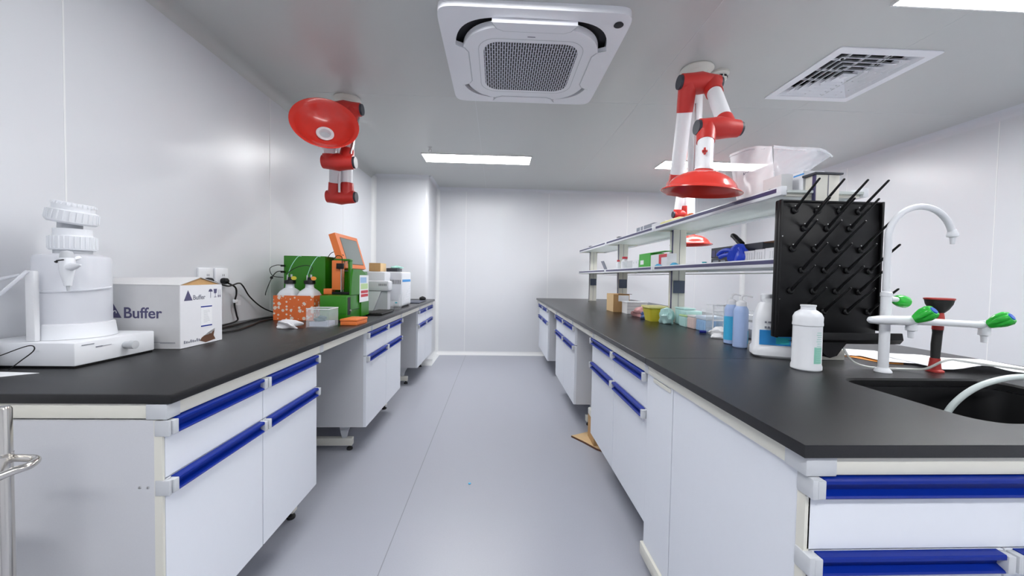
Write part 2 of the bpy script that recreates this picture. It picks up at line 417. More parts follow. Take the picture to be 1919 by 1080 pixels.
# ------------------------------------------------------------ square air diffuser
df = Thing('ceiling_air_diffuser', 'square white louvred air diffuser in the ceiling right of the air conditioner', 'air vent', (2.155, 2.325, CE))
dcx, dcy = 2.155, 2.325
mb = MB(); loop_band(mb, superell(dcx, dcy, .300, 60), superell(dcx, dcy, .248, 60), CE-.006, CE-.0005); df.part('frame', mb, 'acw')
mb = MB(); mb.tri([(DX0,DY0,CE+.09),(DX1,DY0,CE+.09),(DX1,DY1,CE+.09),(DX0,DY1,CE+.09),(DX0,DY0,CE),(DX1,DY0,CE),(DX1,DY1,CE),(DX0,DY1,CE)],
   [(0,1,2,3),(0,1,5,4),(1,2,6,5),(2,3,7,6),(3,0,4,7)]); mb.xform(Matrix.Translation((dcx,dcy,0))@Matrix.Diagonal((.996,.996,1,1))@Matrix.Translation((-dcx,-dcy,0)))
df.part('plenum', mb, 'slot', smooth=None, label='dark duct behind the louvres')
for k in range(6):
    ob, ot = .247-.040*k, .247-.040*k-.034      # flares outwards towards the room
    mb = MB(); v = []
    for h, z in ((ob, CE-.004), (ot, CE+.030), (ot-.002, CE+.030), (ob-.003, CE-.005)):
        v += [(dcx-h,dcy-h,z),(dcx+h,dcy-h,z),(dcx+h,dcy+h,z),(dcx-h,dcy+h,z)]
    fs = []
    for a_ in range(4):
        b_ = (a_+1) % 4
        for i in range(4):
            j = (i+1) % 4; fs.append((a_*4+i, a_*4+j, b_*4+j, b_*4+i))
    mb.tri(v, fs); df.part('louvre', mb, 'acw', smooth=None)
for q_ in range(4):
    rb = MB()
    for d in (-.165, -.055, .055, .165): rb.box(d-.002, d+.002, -.246, -abs(d)-.012, CE+.004, CE+.016)
    rb.xform(Matrix.Translation((dcx, dcy, 0)) @ Matrix.Rotation(q_*PI/2, 4, 'Z')); df.part('ribs', rb, 'acw')
df.part('centre_plate', MB().box(dcx-.014, dcx+.014, dcy-.014, dcy+.014, CE-.004, CE+.02), 'acw')

# ------------------------------------------------------------ smoke detector, sprinkler
t = Thing('smoke_detector', 'round white smoke detector on the ceiling beside the arm mount', 'smoke detector', (1.36, 2.33, CE))
t.part('body', MB().lathe([(0,0),(.055,0),(.055,-.012),(.045,-.02),(.042,-.045),(.025,-.052),(0,-.052)], (1.36,2.33,CE-.0005)), 'ivory')
sl = MB()
for k in range(10):
    a = 2*PI*k/10; cx, cy = 1.36+.043*math.cos(a), 2.33+.043*math.sin(a)
    b = MB(); b.box(-.009, .009, -.002, .002, -.005, .005); me = b.b
    bmesh.ops.transform(me, matrix=Matrix.Translation((cx, cy, CE-.034)) @ Matrix.Rotation(a+PI/2, 4, 'Z'), verts=me.verts[:])
    tmp = bpy.data.meshes.new('x'); me.to_mesh(tmp); sl.b.from_mesh(tmp); bpy.data.meshes.remove(tmp); me.free()
t.part('vent_slots', sl, 'slot')
t = Thing('fire_sprinkler', 'small metal sprinkler head on the ceiling above the left end of a light', 'sprinkler', (-.694,3.866,CE))
t.part('body', MB().lathe([(0,0),(.02,0),(.02,-.004),(.008,-.006),(.008,-.03),(.004,-.032),(0,-.032)], (-.694,3.866,CE-.0005), n=16), 'steel')
t.part('deflector', MB().tube([(-.706,3.866,CE-.02),(-.708,3.866,CE-.04),(-.694,3.866,CE-.055),(-.680,3.866,CE-.04),(-.682,3.866,CE-.02)], .002, 6).lathe([(0,0),(.016,0),(.016,-.002),(0,-.003)], (-.694,3.866,CE-.056), n=12), 'steel')

# ------------------------------------------------------------ extraction arms
def joint(T, c, halfL, side_a, side_b, capL=True, capR=True, r=.050, rt=.040):
    """c centre, axis along x; side_a/side_b = (x offset, unit direction, length) of the two cuffs"""
    c = Vector(c)
    mb = MB(); mb.tube([c-Vector((halfL,0,0)), c-Vector((halfL*.45,0,0)), c, c+Vector((halfL*.45,0,0)), c+Vector((halfL,0,0))], [r*.88, r*1.0, r*1.16, r*1.0, r*.88], 24)
    for xo, d, L in (side_a, side_b):
        p = c+Vector((xo,0,0)); d = Vector(d).normalized()
        mb.tube([p, p+d*L], [r*.98, rt*1.08], 24)
    j = T.part('joint', mb, 'redd', label='red swivel joint')
    if capL: T.part('joint_cap', MB().tube([c-Vector((halfL,0,0)), c-Vector((halfL+.014,0,0))], [r*.78, r*.74], 20), 'dcap', parent=j, label='dark round cap')
    if capR: T.part('joint_cap', MB().tube([c+Vector((halfL,0,0)), c+Vector((halfL+.014,0,0))], [r*.78, r*.74], 20), 'dcap', parent=j, label='dark round cap')
    return j
HOODP = [(.0,0)]
def hood(T, apex, d, R=.225, H=.115, neck=.042):
    # apex = neck point on the dome, d = direction in which the dome opens
    pr = [(neck, -.012), (neck, 0), (neck+.02, .002), (R*.50, H*.14), (R*.68, H*.33), (R*.80, H*.56), (R*.86, H*.76), (R*.90, H*.84), (R*.99, H*.93), (R*1.0, H*.97), (R*.985, H*.985), (R*.89, H*.89), (R*.84, H*.79), (R*.78, H*.60), (R*.66, H*.37), (R*.48, H*.18), (neck+.018, H*.06), (neck-.003, H*.05), (neck-.004, -.012)]
    h = T.part('hood', MB().lathe(pr, apex, d, n=56), 'red', label='glossy red dome hood')
    dv = Vector(d).normalized()
    T.part('inlet_ring', MB().lathe([(.054,.006),(.054,.011),(.048,.014),(.036,.012),(.033,.004),(.032,-.012),(.030,-.012)], Vector(apex)+dv*.004, d, n=32), 'tube', parent=h, label='white ring at the inlet')
    T.part('screen', MB().lathe([(0,0),(.0315,0),(.0315,.003),(0,.003)], Vector(apex)-dv*.010, d, n=24), 'cap', parent=h)
    return h
def mount(T, p):
    T.part('ceiling_mount', MB().lathe([(0,0),(.093,0),(.096,-.008),(.085,-.016),(.060,-.022),(.05,-.035),(.048,-.06),(0,-.06)], (p[0],p[1],CE-.0005)), 'ivory', label='cream ceiling mount')
def V3(*a): return Vector(a)

# right arm, near
A = Thing('extraction_arm', 'jointed white and red extraction arm above the island bench with its hood facing down', 'extraction arm', (1.20,2.30,CE), group='ceiling extraction arms')
mount(A, (1.20,2.30))
JL = V3(1.145,2.30,1.735); JT = V3(1.103,2.08,2.262); J2 = V3(1.072,1.83,1.918)
t1a = JL+V3(-.055,0,0); t1b = JT+V3(-.065,0,0); t2a = JT+V3(.065,0,0); t2b = J2+V3(.045,0,.0); t3a = J2+V3(-.06,0,0)
hn = V3(.964,1.755,1.682)
A.part('support_column', MB().tube([(1.20,2.30,CE-.03),(1.20,2.30,1.74)], .038, 24), 'tube')
joint(A, JL, .10, (-.055, t1b-t1a, .085), (.055, (0,0,1), .065), capL=False)
A.part('tube', MB().tube([t1a, t1b], .040, 24), 'tube')
joint(A, JT, .105, (-.065, t1a-t1b, .15), (.065, t2b-t2a, .10))
A.part('tube', MB().tube([t2a, t2b], .0375, 24), 'tube')
joint(A, J2, .098, (-.06, hn-t3a, .085), (.045, t2a-t2b, .08), r=.046, rt=.038)
dh = V3(-.085,.09,-1).normalized(); tb = A.part('tube', MB().tube([t3a, hn-dh*.014, hn-dh*.013, hn-dh*.008], [.0365,.0365,.042,.042], 24), 'tube')
h = hood(A, hn, dh, R=.178, H=.098, neck=.038)
kc = t3a.lerp(hn, .62)
kn = MB().tube([kc+V3(-.02,-.028,0), kc+V3(-.028,-.046,0)], .008, 12).box(kc.x-.040,kc.x-.016,kc.y-.054,kc.y-.045,kc.z-.005,kc.z+.005,.002).box(kc.x-.032,kc.x-.024,kc.y-.054,kc.y-.045,kc.z-.016,kc.z+.016,.002)
A.part('damper_knob', kn, 'redd', parent=tb, label='small red damper knob')
A.part('tension_rod', MB().tube([JL+V3(.03,-.05,.1), JT+V3(-.005,.02,-.1)], .006, 10), 'steel')
# left arm
B_ = Thing('extraction_arm', 'jointed extraction arm above the left bench, open red hood turned to the viewer', 'extraction arm', (-1.12,2.86,CE), group='ceiling extraction arms')
mount(B_, (-1.12,2.86))
LL = V3(-1.163,2.86,1.742); LT = V3(-1.075,2.70,2.315); L2 = V3(-1.067,2.58,1.915)
Lc = V3(-1.108,2.475,2.135); nn = V3(.368,-.836,.407).normalized(); ap = Lc-nn*.115
a1 = LL+V3(-.045,0,0); b1 = LT+V3(-.06,0,0); a2 = LT+V3(.055,0,0); b2 = L2+V3(.05,0,0); a3 = L2+V3(-.055,0,0)
B_.part('support_column', MB().tube([(-1.12,2.86,CE-.03),(-1.12,2.86,1.78)], .040, 24), 'tube')
joint(B_, LL, .10, (-.045, b1-a1, .10), (.045, (0,0,1), .10), capL=False)
B_.part('tube', MB().tube([a1, b1], .039, 24), 'tube')
joint(B_, LT, .11, (-.06, a1-b1, .10), (.055, b2-a2, .10), capL=False)
B_.part('tube', MB().tube([a2, b2], .039, 24), 'tube')
joint(B_, L2, .10, (-.055, (0,-.2,1), .05), (.05, a2-b2, .09), capL=False)
mid = a3+V3(0,-.005,.09)
B_.part('tube', MB().tube(smooth_path([a3, mid, ap-nn*.09, ap-nn*.013]), .038, 24), 'tube')
hood(B_, ap, nn, R=.202, H=.115)
B_.part('tension_rod', MB().tube([LL+V3(.01,-.055,.02), LL+V3(.01,-.06,.24)], .008, 10), 'tube')
B_.part('tension_rod', MB().tube([L2+V3(.085,-.02,.052), LT+V3(.10,-.01,-.06)], .007, 10), 'steel')
# far right arm behind the shelving
D_ = Thing('extraction_arm', 'distant red and white extraction arm hanging behind the shelving by the back wall', 'extraction arm', (2.18,4.35,CE), group='ceiling extraction arms')
mount(D_, (2.18,4.35))
D_.part('support_column', MB().tube([(2.18,4.35,CE-.03),(2.18,4.35,1.93)], .04, 20), 'tube')
joint(D_, (2.135,4.35,1.93), .085, (-.045, (0,-.2,1), .06), (.045, (0,0,1), .10), rt=.041)
D_.part('tube', MB().tube([(2.09,4.35,1.95),(2.09,4.25,2.30)], .04, 20), 'tube')
joint(D_, (2.14,4.25,2.30), .09, (-.05, (0,.1,-1), .09), (.05, (.1,.0,-1), .09), rt=.041)
D_.part('tube', MB().tube([(2.19,4.25,2.28),(2.195,4.22,1.70)], .04, 20), 'tube')
hood(D_, V3(2.195,4.22,1.68), (0,0,-1), R=.225, H=.115)

# ------------------------------------------------------------ bench building blocks
def strip(T, x0, x1, z0, z1, parent, capsides=(True, True)):
    """recessed blue pull strip on a front at y=0 facing -y; returns object"""
    h = z1-z0; mb = MB()
    prof = [(0, z1), (-.016, z1-.001), (-.018, z1-.004), (-.018, z1-.010), (-.004, z1-.016), (-.003, z0+.012), (-.016, z0+.006), (-.018, z0+.003), (-.016, z0), (0, z0)]
    mb.prism(prof, x0+.016, x1-.016, 'x')
    s_ = T.part('handle', mb, 'blue', parent=parent, label='blue handle strip', smooth=None)
    for xx in ((x0+.001, x0+.017), (x1-.017, x1-.001)):
        T.part('handle_cap', MB().box(xx[0], xx[1], -.021, .0, z0+.002, z1-.002, .002), 'cap', parent=parent, label='grey handle end cap')
def cabinet(name, label, loc, rz, wd, split, depth=.50, z0=.185, legs=True, group='white laboratory base cabinets'):
    T = Thing(name, label, 'cabinet', loc, rz, group, local=True)
    T.part('body', MB().box(.001, wd-.001, .018, depth, z0, .795), 'grey_lam', smooth=None)
    for x0, x1 in ((0, split), (split, wd)):
        d = T.part('drawer', MB().box(x0+.002, x1-.002, 0, .018, .648, .795, .001), 'white', smooth=None)
        strip(T, x0+.002, x1-.002, .757, .797, d)
        d = T.part('door', MB().box(x0+.002, x1-.002, 0, .018, z0, .644, .001), 'white', smooth=None)
        strip(T, x0+.002, x1-.002, .606, .645, d)
    return T
def foot_ring(T, x, y, parent=None):
    return T.part('levelling_foot', MB().lathe([(0,0),(.018,0),(.020,.006),(.018,.014),(.008,.018),(.008,.03),(0,.03)], (x,y,.0005), n=20), 'rubber', parent=parent, label='black levelling foot')

# ------------------------------------------------------------ left bench
LF = -.83
wl = MB().box(XW+.001, -.808, .966, PY-.003, .838, HB, .004, 2)
single('worktop', wl, 'black_top', 'long black worktop running along the left wall', 'worktop', (-1.2, 2.9, .838))
LY = [(.972, .40, .805), (2.44, .44, .87), (4.02, .42, .86)]
labs = ['white cabinet with blue handles at the near end of the left bench', 'white cabinet under the green machine on the left bench, middle of three', 'white cabinet at the far end of the left bench beside the pillar']
for (y, sp, wd), lb in zip(LY, labs):
    T = cabinet('base_cabinet', lb, (LF, y, 0), PI/2, wd, sp)
    if y < 1:   # visible finished end with screws and a metal edge
        T.part('end_panel', MB().box(.0, -.006, .02, .72, .12, .797), 'grey_lam', smooth=None)
        T.part('edge_strip', MB().box(-.006, 0, .0, .02, .12, .797), 'beige', smooth=None)
        T.part('corner_cap', MB().box(-.008, .0, -.018, .018, .757, .797, .002), 'cap')
        T.part('corner_cap', MB().box(-.008, .0, -.018, .018, .606, .645, .002), 'cap')
        sc = MB()
        for yy in (.035, .055): sc.lathe([(0,0),(.0035,0),(.003,.002),(0,.0025)], (-.006, yy, .628), (-1,0,0), n=12)
        T.part('screws', sc, 'steel')
fr = Thing('bench_frame', 'cream steel frame carrying the left bench worktop', 'bench frame', (-1.2, 2.9, 0))
fr.part('front_rail', MB().box(-.865, -.824, 1.0, PY-.02, .799, .837, .002), 'beige')
fr.part('end_rail', MB().box(XW+.02, -.866, .974, 1.0, .799, .837, .002), 'beige')
fr.part('rear_rail', MB().box(XW+.06, XW+.09, 1.0, PY-.02, .799, .837, .002), 'beige')
fr.part('corner_joint', MB().box(-.872, -.820, .968, 1.010, .798, .8375, .003), 'cap', label='grey corner joint')
for y in (1.81, 2.53, 3.30, 4.08, 4.84):
    b = fr.part('foot_beam', MB().box(-1.56, -.945, y-.02, y+.02, .032, .082, .004), 'beige', label='cream foot beam')
    foot_ring(fr, -.965, y, b); foot_ring(fr, -1.52, y, b)
    fr.part('upright', MB().box(-1.56, -1.53, y-.02, y+.02, .082, .799), 'beige')
    fr.part('rail_joint', MB().box(-.870, -.821, y-.016, y+.016, .7985, .8372, .002), 'cap', label='grey rail joint')
    mb = MB(); mb.prism([(-1.01,.0825),(-.985,.0825),(-.978,.12),(-.955,.165),(-.945,.183),(-1.03,.183),(-1.02,.12)], y-.014, y+.014, 'y'); fr.part('bracket', mb, 'cap', label='grey bracket above the foot beam')
fr.part('low_beam', MB().box(-1.30, -1.26, 1.0, 4.9, .083, .123), 'black', label='dark rail low under the cabinets')

# ------------------------------------------------------------ island bench
IX0, IX1, IY0, IY1 = .588, 2.02, .682, 5.565
sx0, sx1, sy0, sy1 = 1.105, 1.61, .794, 1.165
def top_with_hole():
    mb = MB(); y1 = 1.448
    def sqr(x0,x1,y0,y1,n=7):   # same point count as rrect
        P = []
        for (cx, cy) in ((x1,y1),(x0,y1),(x0,y0),(x1,y0)): P += [(cx,cy)]*(n)
        return P
    inner = rrect(sx0, sx1, sy0, sy1, .06, 6)
    n = len(inner)
    # outer points: project corners
    outer = []
    for (x, y), (cx, cy) in zip(inner, sqr(IX0, IX1, IY0, y1)): outer.append((cx, cy))
    z0, z1 = .838, HB
    I0 = [mb.b.verts.new((*p, z0)) for p in inner]; I1 = [mb.b.verts.new((*p, z1-.006)) for p in inner]
    cxm, cym = (sx0+sx1)/2, (sy0+sy1)/2
    I2 = []
    for p in inner:
        dx, dy = p[0]-cxm, p[1]-cym
        I2.append(mb.b.verts.new((cxm+dx*(1+.006/abs(.25)), cym+dy*(1+.006/.19), z1)))
    Ct = {}; Cb = {}
    for c in set(outer): Ct[c] = mb.b.verts.new((*c, z1)); Cb[c] = mb.b.verts.new((*c, z0))
    for i in range(n):
        j = (i+1) % n; a, b = outer[i], outer[j]
        mb.b.faces.new((I0[i], I0[j], I1[j], I1[i])); mb.b.faces.new((I1[i], I1[j], I2[j], I2[i]))
        if a == b: mb.b.faces.new((Ct[a], I2[j], I2[i])); mb.b.faces.new((Cb[a], I0[i], I0[j]))
        else:
            mb.b.faces.new((Ct[a], Ct[b], I2[j], I2[i])); mb.b.faces.new((Cb[a], I0[i], I0[j], Cb[b])); mb.b.faces.new((Ct[a], Cb[a], Cb[b], Ct[b]))
    return mb
single('worktop', top_with_hole(), 'black_top', 'black sink worktop at the near end of the island bench', 'worktop', (1.3, 1.06, .838), smooth=20)
single('worktop', MB().box(IX0, IX1, 1.450, IY1, .838, HB, .002, 1), 'black_top', 'long black worktop of the island bench reaching the back wall', 'worktop', (1.3, 3.5, .838))
sk = Thing('sink', 'black rectangular sink basin sunk into the island worktop', 'sink', (1.36, .98, .62))
mb = MB(); ins = rrect(sx0-.002, sx1+.002, sy0-.002, sy1+.002, .062, 6); bot = rrect(sx0+.02, sx1-.02, sy0+.02, sy1-.02, .05, 6); out = rrect(sx0-.02, sx1+.02, sy0-.02, sy1+.02, .07, 6)
n = len(ins)
Vt = [mb.b.verts.new((*p, .836)) for p in ins]; Vb = [mb.b.verts.new((*p, .60)) for p in bot]
Ot = [mb.b.verts.new((*p, .836)) for p in out]; Ob = [mb.b.verts.new((*p, .585)) for p in out]
for i in range(n):
    j = (i+1) % n
    mb.b.faces.new((Vt[i], Vt[j], Vb[j], Vb[i])); mb.b.faces.new((Vt[i], Ot[i], Ot[j], Vt[j])); mb.b.faces.new((Ot[i], Ob[i], Ob[j], Ot[j]))
mb.b.faces.new(Vb); mb.b.faces.new(Ob)
sk.part('basin', mb, 'sink', smooth=40)
sk.part('drain', MB().lathe([(0,.004),(.012,.004),(.03,.006),(.034,.002),(.034,0)], (1.36,.98,.6005)), 'steel', label='metal drain')
RF = .612
RY = [(2.36, .45, .88), (3.81, .455, .92), (5.36, .47, .95)]
labs = ['white cabinet with blue handles nearest the sink end of the island', 'white cabinet at the middle of the island, between two knee spaces', 'white cabinet at the far end of the island by the back wall']
for (y, sp, wd), lb in zip(RY, labs): cabinet('base_cabinet', lb, (RF, y, 0), -PI/2, wd, sp)
# sink cabinet: fronts face the camera, panelled flank faces the aisle
T = Thing('sink_cabinet', 'white sink cabinet at the near end of the island, side panel facing the aisle', 'cabinet', (RF, .70, 0), 0, local=True)
T.part('body', MB().box(.004, 1.385, .018, .035, .10, .795).box(1.37, 1.385, .035, .775, .10, .795).box(.004, 1.385, .76, .775, .10, .795).box(.004,1.385,.018,.775,.085,.10), 'grey_lam', smooth=None)
T.part('side_panel', MB().box(-.002, .004, .022, .556, .105, .796, .001), 'white', smooth=None)
T.part('side_panel', MB().box(-.002, .004, .561, .778, .105, .796, .001), 'white', smooth=None)
T.part('access_tab', MB().box(-.006, -.002, .575, .715, .777, .792, .001), 'beige')
T.part('edge_strip', MB().box(-.004, .006, .0, .020, .09, .796), 'beige', smooth=None)
T.part('plinth_rail', MB().box(-.012, .03, .10, .79, .052, .104, .004), 'beige', label='cream bottom rail')
for zz in ((.757, .797), (.606, .645)): T.part('corner_cap', MB().box(-.007, .016, -.020, .020, zz[0], zz[1], .003), 'cap', label='grey corner cap')
def front(x0, x1, kind):
    z = {'drawer': (.648, .757, .757, .797), 'door': (.11, .606, .606, .645)}[kind]
    d = T.part(kind, MB().box(x0+.002, x1-.002, 0, .018, z[0], z[3]-.001, .001), 'white', smooth=None)
    strip(T, x0+.002, x1-.002, z[2], z[3], d)
front(.0, .815, 'drawer'); front(.815, 1.385, 'drawer'); front(.0, .412, 'door'); front(.412, .815, 'door'); front(.815, 1.385, 'door')
for x, y in ((.08, .12), (1.3, .12), (.08, .7), (1.3, .7)): T.part('levelling_foot', MB().lathe([(0,0),(.02,0),(.02,.012),(.008,.018),(.008,.084),(0,.084)], (x,y,.0005), n=16), 'rubber', label='black levelling foot')
fr = Thing('bench_frame', 'cream steel frame carrying the island worktops', 'bench frame', (1.3, 3.2, 0))
fr.part('front_rail', MB().box(.602, .645, .735, 5.54, .799, .8375, .002), 'beige')
fr.part('end_rail', MB().box(.66, 2.0, .693, .735, .799, .8375, .002), 'beige')
fr.part('far_side_rail', MB().box(1.975, 2.005, .735, 5.54, .799, .8375, .002), 'beige')
fr.part('corner_joint', MB().box(.598, .66, .689, .745, .798, .8378, .003), 'cap', label='grey corner joint')
for y in (1.47, 2.30, 2.95, 3.75, 4.50, 5.30):
    if y > 1.6:
        b = fr.part('foot_beam', MB().box(.725, 1.95, y-.02, y+.02, .032, .082, .004), 'beige', label='cream foot beam')
        foot_ring(fr, .75, y, b); foot_ring(fr, 1.92, y, b)
        fr.part('upright', MB().box(1.28, 1.34, y-.02, y+.02, .082, .799), 'beige')
        fr.part('bracket', MB().box(.76, .81, y-.014, y+.014, .0825, .184, .003), 'cap', label='grey bracket above the foot beam')
    fr.part('rail_joint', MB().box(.599, .65, y-.016, y+.016, .7985, .8378, .002), 'cap', label='grey rail joint')
fr.part('low_beam', MB().box(1.18, 1.24, 1.6, 5.4, .083, .123), 'black', label='dark rail low under the cabinets')
# cabinets on the far side of the island (only their carcasses close the view under the bench)
for y0, y1, lb in ((1.49, 2.35, 'pale grey back cabinet of the island behind the cabinet nearest the sink'), (2.90, 3.80, 'pale grey back cabinet of the island behind the middle cabinet')):
    single('base_cabinet', MB().box(1.36, 1.97, y0, y1, .185, .797, .002), 'grey_lam', lb, 'cabinet', (1.66, y0, .185), 'white laboratory base cabinets')

# flattened cardboard and small box under the island
Tc = Thing('cardboard_sheet', 'flattened brown cardboard sheet sticking out from under the island onto the floor', 'cardboard', (.70, 2.6, 0), 0)
mb = MB(); mb.prism([(.567,2.723),(.633,2.628),(.70,2.515),(.80,2.42),(1.02,2.52),(.95,2.86),(.72,2.80)], .002, .012, 'z'); s_ = Tc.part('sheet', mb, 'kraftl', smooth=None)
mb = MB(); mb.prism([(.564,2.721),(.630,2.624),(.697,2.511),(.798,2.415),(.80,2.42),(.70,2.515),(.633,2.628),(.567,2.723)], .0005, .0118, 'z'); Tc.part('dark_edge', mb, 'kraftd', smooth=None, label='dark corrugated edge')
single('cardboard_box', MB().box(.685, .86, 2.55, 2.72, .0125, .185, .003), 'kraft', 'small brown box standing on the cardboard sheet under the island', 'box', (.77, 2.63, .0125), smooth=None)
single('plastic_block', MB().box(.678, .80, 2.56, 2.70, .1855, .235, .008), 'ivory', 'small white block on the brown box under the island', 'block', (.74, 2.63, .1855))

# ------------------------------------------------------------ reagent shelving on the island
PYS = (1.49, 2.70, 3.91, 5.12)
rk = Thing('shelving_rack', 'two-tier reagent shelving with cream posts along the middle of the island', 'shelving rack', (1.31, 3.3, HB))
for k, y in enumerate(PYS):
    p = rk.part('post', MB().box(1.262, 1.358, y-.028, y+.028, HB+.0005, 1.60, .003), 'beige', label='cream shelving post')
    rk.part('groove', MB().box(1.3085, 1.3115, y-.0295, y-.027, HB+.01, 1.598), 'inkg', parent=p)
    rk.part('side_slot', MB().box(1.258, 1.2625, y-.026, y-.012, HB+.01, 1.598), 'purp', parent=p, label='dark slot on the post edge')
    rk.part('post_cap', MB().box(1.252, 1.368, y-.034, y+.034, 1.60, 1.609, .002), 'dcap', parent=p, label='dark post cap')
    if k == 0: rk.part('base_block', MB().box(1.252, 1.385, y-.055, y+.055, HB+.0005, .905, .003), 'beige', parent=p)
    if k: 
        rk.part('socket_box', MB().box(1.268, 1.352, y-.038, y-.029, 1.075, 1.165, .003), 'socket', parent=p, label='slate-blue power socket')
for (zt, nm) in ((1.250, 'shelf'), (1.538, 'shelf')):
    for k in range(3):
        y0, y1 = PYS[k]-(.05 if k == 0 else -.004), PYS[k+1]-.004+(.06 if k == 2 else 0)
        if k == 0: y0 = PYS[0]-.02
        b = rk.part('shelf', MB().box(1.152, 1.262, y0, y1, zt-.010, zt).box(1.358, 1.468, y0, y1, zt-.010, zt).box(1.262, 1.358, y0+.034, y1-.034, zt-.010, zt), 'frost', smooth=None, label='frosted glass shelf')
        for xa, xb, xs in ((1.128, 1.152, 1.1265), (1.468, 1.492, 1.492)):
            rk.part('front_rail', MB().box(xa, xb, y0+.004, y1-.004, zt-.020, zt+.016, .002), 'plastic', parent=b, label='white shelf edge rail')
            rk.part('rail_stripe', MB().box(xs, xs+.0015, y0+.03, y1-.03, zt-.006, zt+.010), 'purp', parent=b, label='dark violet stripe on the shelf edge')
    for y in PYS:
        for xa, xb in ((1.155, 1.2615), (1.3585, 1.465)): rk.part('bracket', MB().box(xa, xb, y-.006, y+.006, zt-.022, zt-.0105, .001), 'beige', label='cream shelf bracket')
rk.part('bottom_rod', MB().tube([(1.46,1.5,1.215),(1.46,5.1,1.215)], .003, 8), 'steel')

# ------------------------------------------------------------ drying rack (pegboard)
pb = Thing('drying_rack', 'black pegboard drying rack hung on the near end of the shelving', 'drying rack', (1.29, 1.40, .94))
YP = 1.40
bx0, bx1, bz0, bz1 = 1.065, 1.472, .958, 1.482
pn = pb.part('board', MB().box(bx0, bx1, YP, YP+.022, bz0, bz1, .006), 'peg')
pb.part('rim', MB().box(bx0, bx0+.008, YP-.012, YP, bz0, bz1, .002).box(bx1-.008, bx1, YP-.012, YP, bz0+.03, bz1, .002).box(bx0, bx1, YP-.006, YP, bz1-.008, bz1, .002), 'peg')
tr = MB(); tr.prism([(YP-.055, .985), (YP-.050, .985), (YP-.045, .955), (YP+.0, .946), (YP, .935), (YP-.048, .943), (YP-.060, .960)], bx0+.07, bx1+.045, 'x')
pb.part('drip_tray', tr, 'peg', smooth=None)
tr = MB(); tr.prism([(1.10, .950), (1.30, .950), (1.28, .925), (1.262, .900), (1.235, .892), (1.215, .905), (1.19, .935)], YP-.06, YP-.02, 'y'); pb.part('drain_spout', tr, 'peg', smooth=None)
rows = [(1.462-.018, [1.125, 1.215, 1.302, 1.378]), (1.378, [1.165, 1.256, 1.345]), (1.298, [1.122, 1.21, 1.30, 1.392]), (1.218, [1.162, 1.252, 1.342, 1.43]), (1.138, [1.12, 1.21, 1.30, 1.392]), (1.060, [1.165, 1.255, 1.345, 1.432])]
for z, xs in rows:
    for x in xs:
        b0 = V3(x, YP-.001, z); d = V3(0, -.100, .085).normalized()
        pb.part('peg', MB().lathe([(0,0),(.013,0),(.013,.006),(.009,.010),(.0085,.010),(0,.010)], b0, (0,-1,0), n=12).tube([b0+V3(0,-.004,0), b0+d*.05, b0+d*.142, b0+d*.145], [.0062,.0048,.0036,.002], 8), 'black')
pb.part('screws', MB().lathe([(0,0),(.003,0),(0,.002)], (bx0+.018,YP-.001,1.345), (0,-1,0), n=8).lathe([(0,0),(.003,0),(0,.002)], (bx0+.014,YP-.001,1.105), (0,-1,0), n=8).lathe([(0,0),(.003,0),(0,.002)], (bx0+.010,YP-.001,.975), (0,-1,0), n=8), 'steel')
gl = MB()
for z, xs in rows[:3]:
    for x in xs: gl.lathe([(0,0),(.0028,0),(0,.002)], (x+.004, YP-.001, z+.016), (0,-1,0), n=8)
pb.part('rivets', gl, 'steel')

# ------------------------------------------------------------ lab faucet
fx, fy = 1.348, 1.253
ft = Thing('laboratory_faucet', 'tall white gooseneck laboratory faucet with green knobs behind the sink', 'faucet', (fx, fy, HB))
ft.part('column', MB().lathe([(0,0),(.024,0),(.024,.004),(.020,.010),(.0145,.016),(.0145,.262),(.016,.264),(.016,.276),(.0115,.280),(.0105,.288),(0,.288)], (fx,fy,HB+.0005)), 'plastic')
arcp = [(fx-.002,fy,1.150),(fx-.003,fy,1.25),(fx-.001,fy,1.31)] + [(1.461-.1175*math.cos(a), fy, 1.322+.117*math.sin(a)) for a in [PI*.04+PI*.90*i/18 for i in range(19)]]
ft.part('gooseneck', MB().tube(arcp, .0100, 20), 'plastic')
ft.part('nozzle', MB().tube([(1.574,fy,1.362),(1.5765,fy,1.349),(1.577,fy,1.345),(1.577,fy,1.338),(1.578,fy,1.335),(1.5785,fy,1.312)], [.0105,.014,.0155,.0145,.008,.006], 18), 'plastic')
ya = fy-.042
ft.part('cross_arm', MB().tube([(1.232,ya-.01,1.049),(1.240,ya-.01,1.0495),(1.27,ya-.01,1.050),(1.32,ya-.005,1.049),(1.40,ya,1.047),(1.42,ya,1.046),(1.55,ya,1.0405),(1.665,ya,1.035)], [.004,.011,.0145,.0155,.0165,.0125,.0115,.0125], 20), 'plastic')
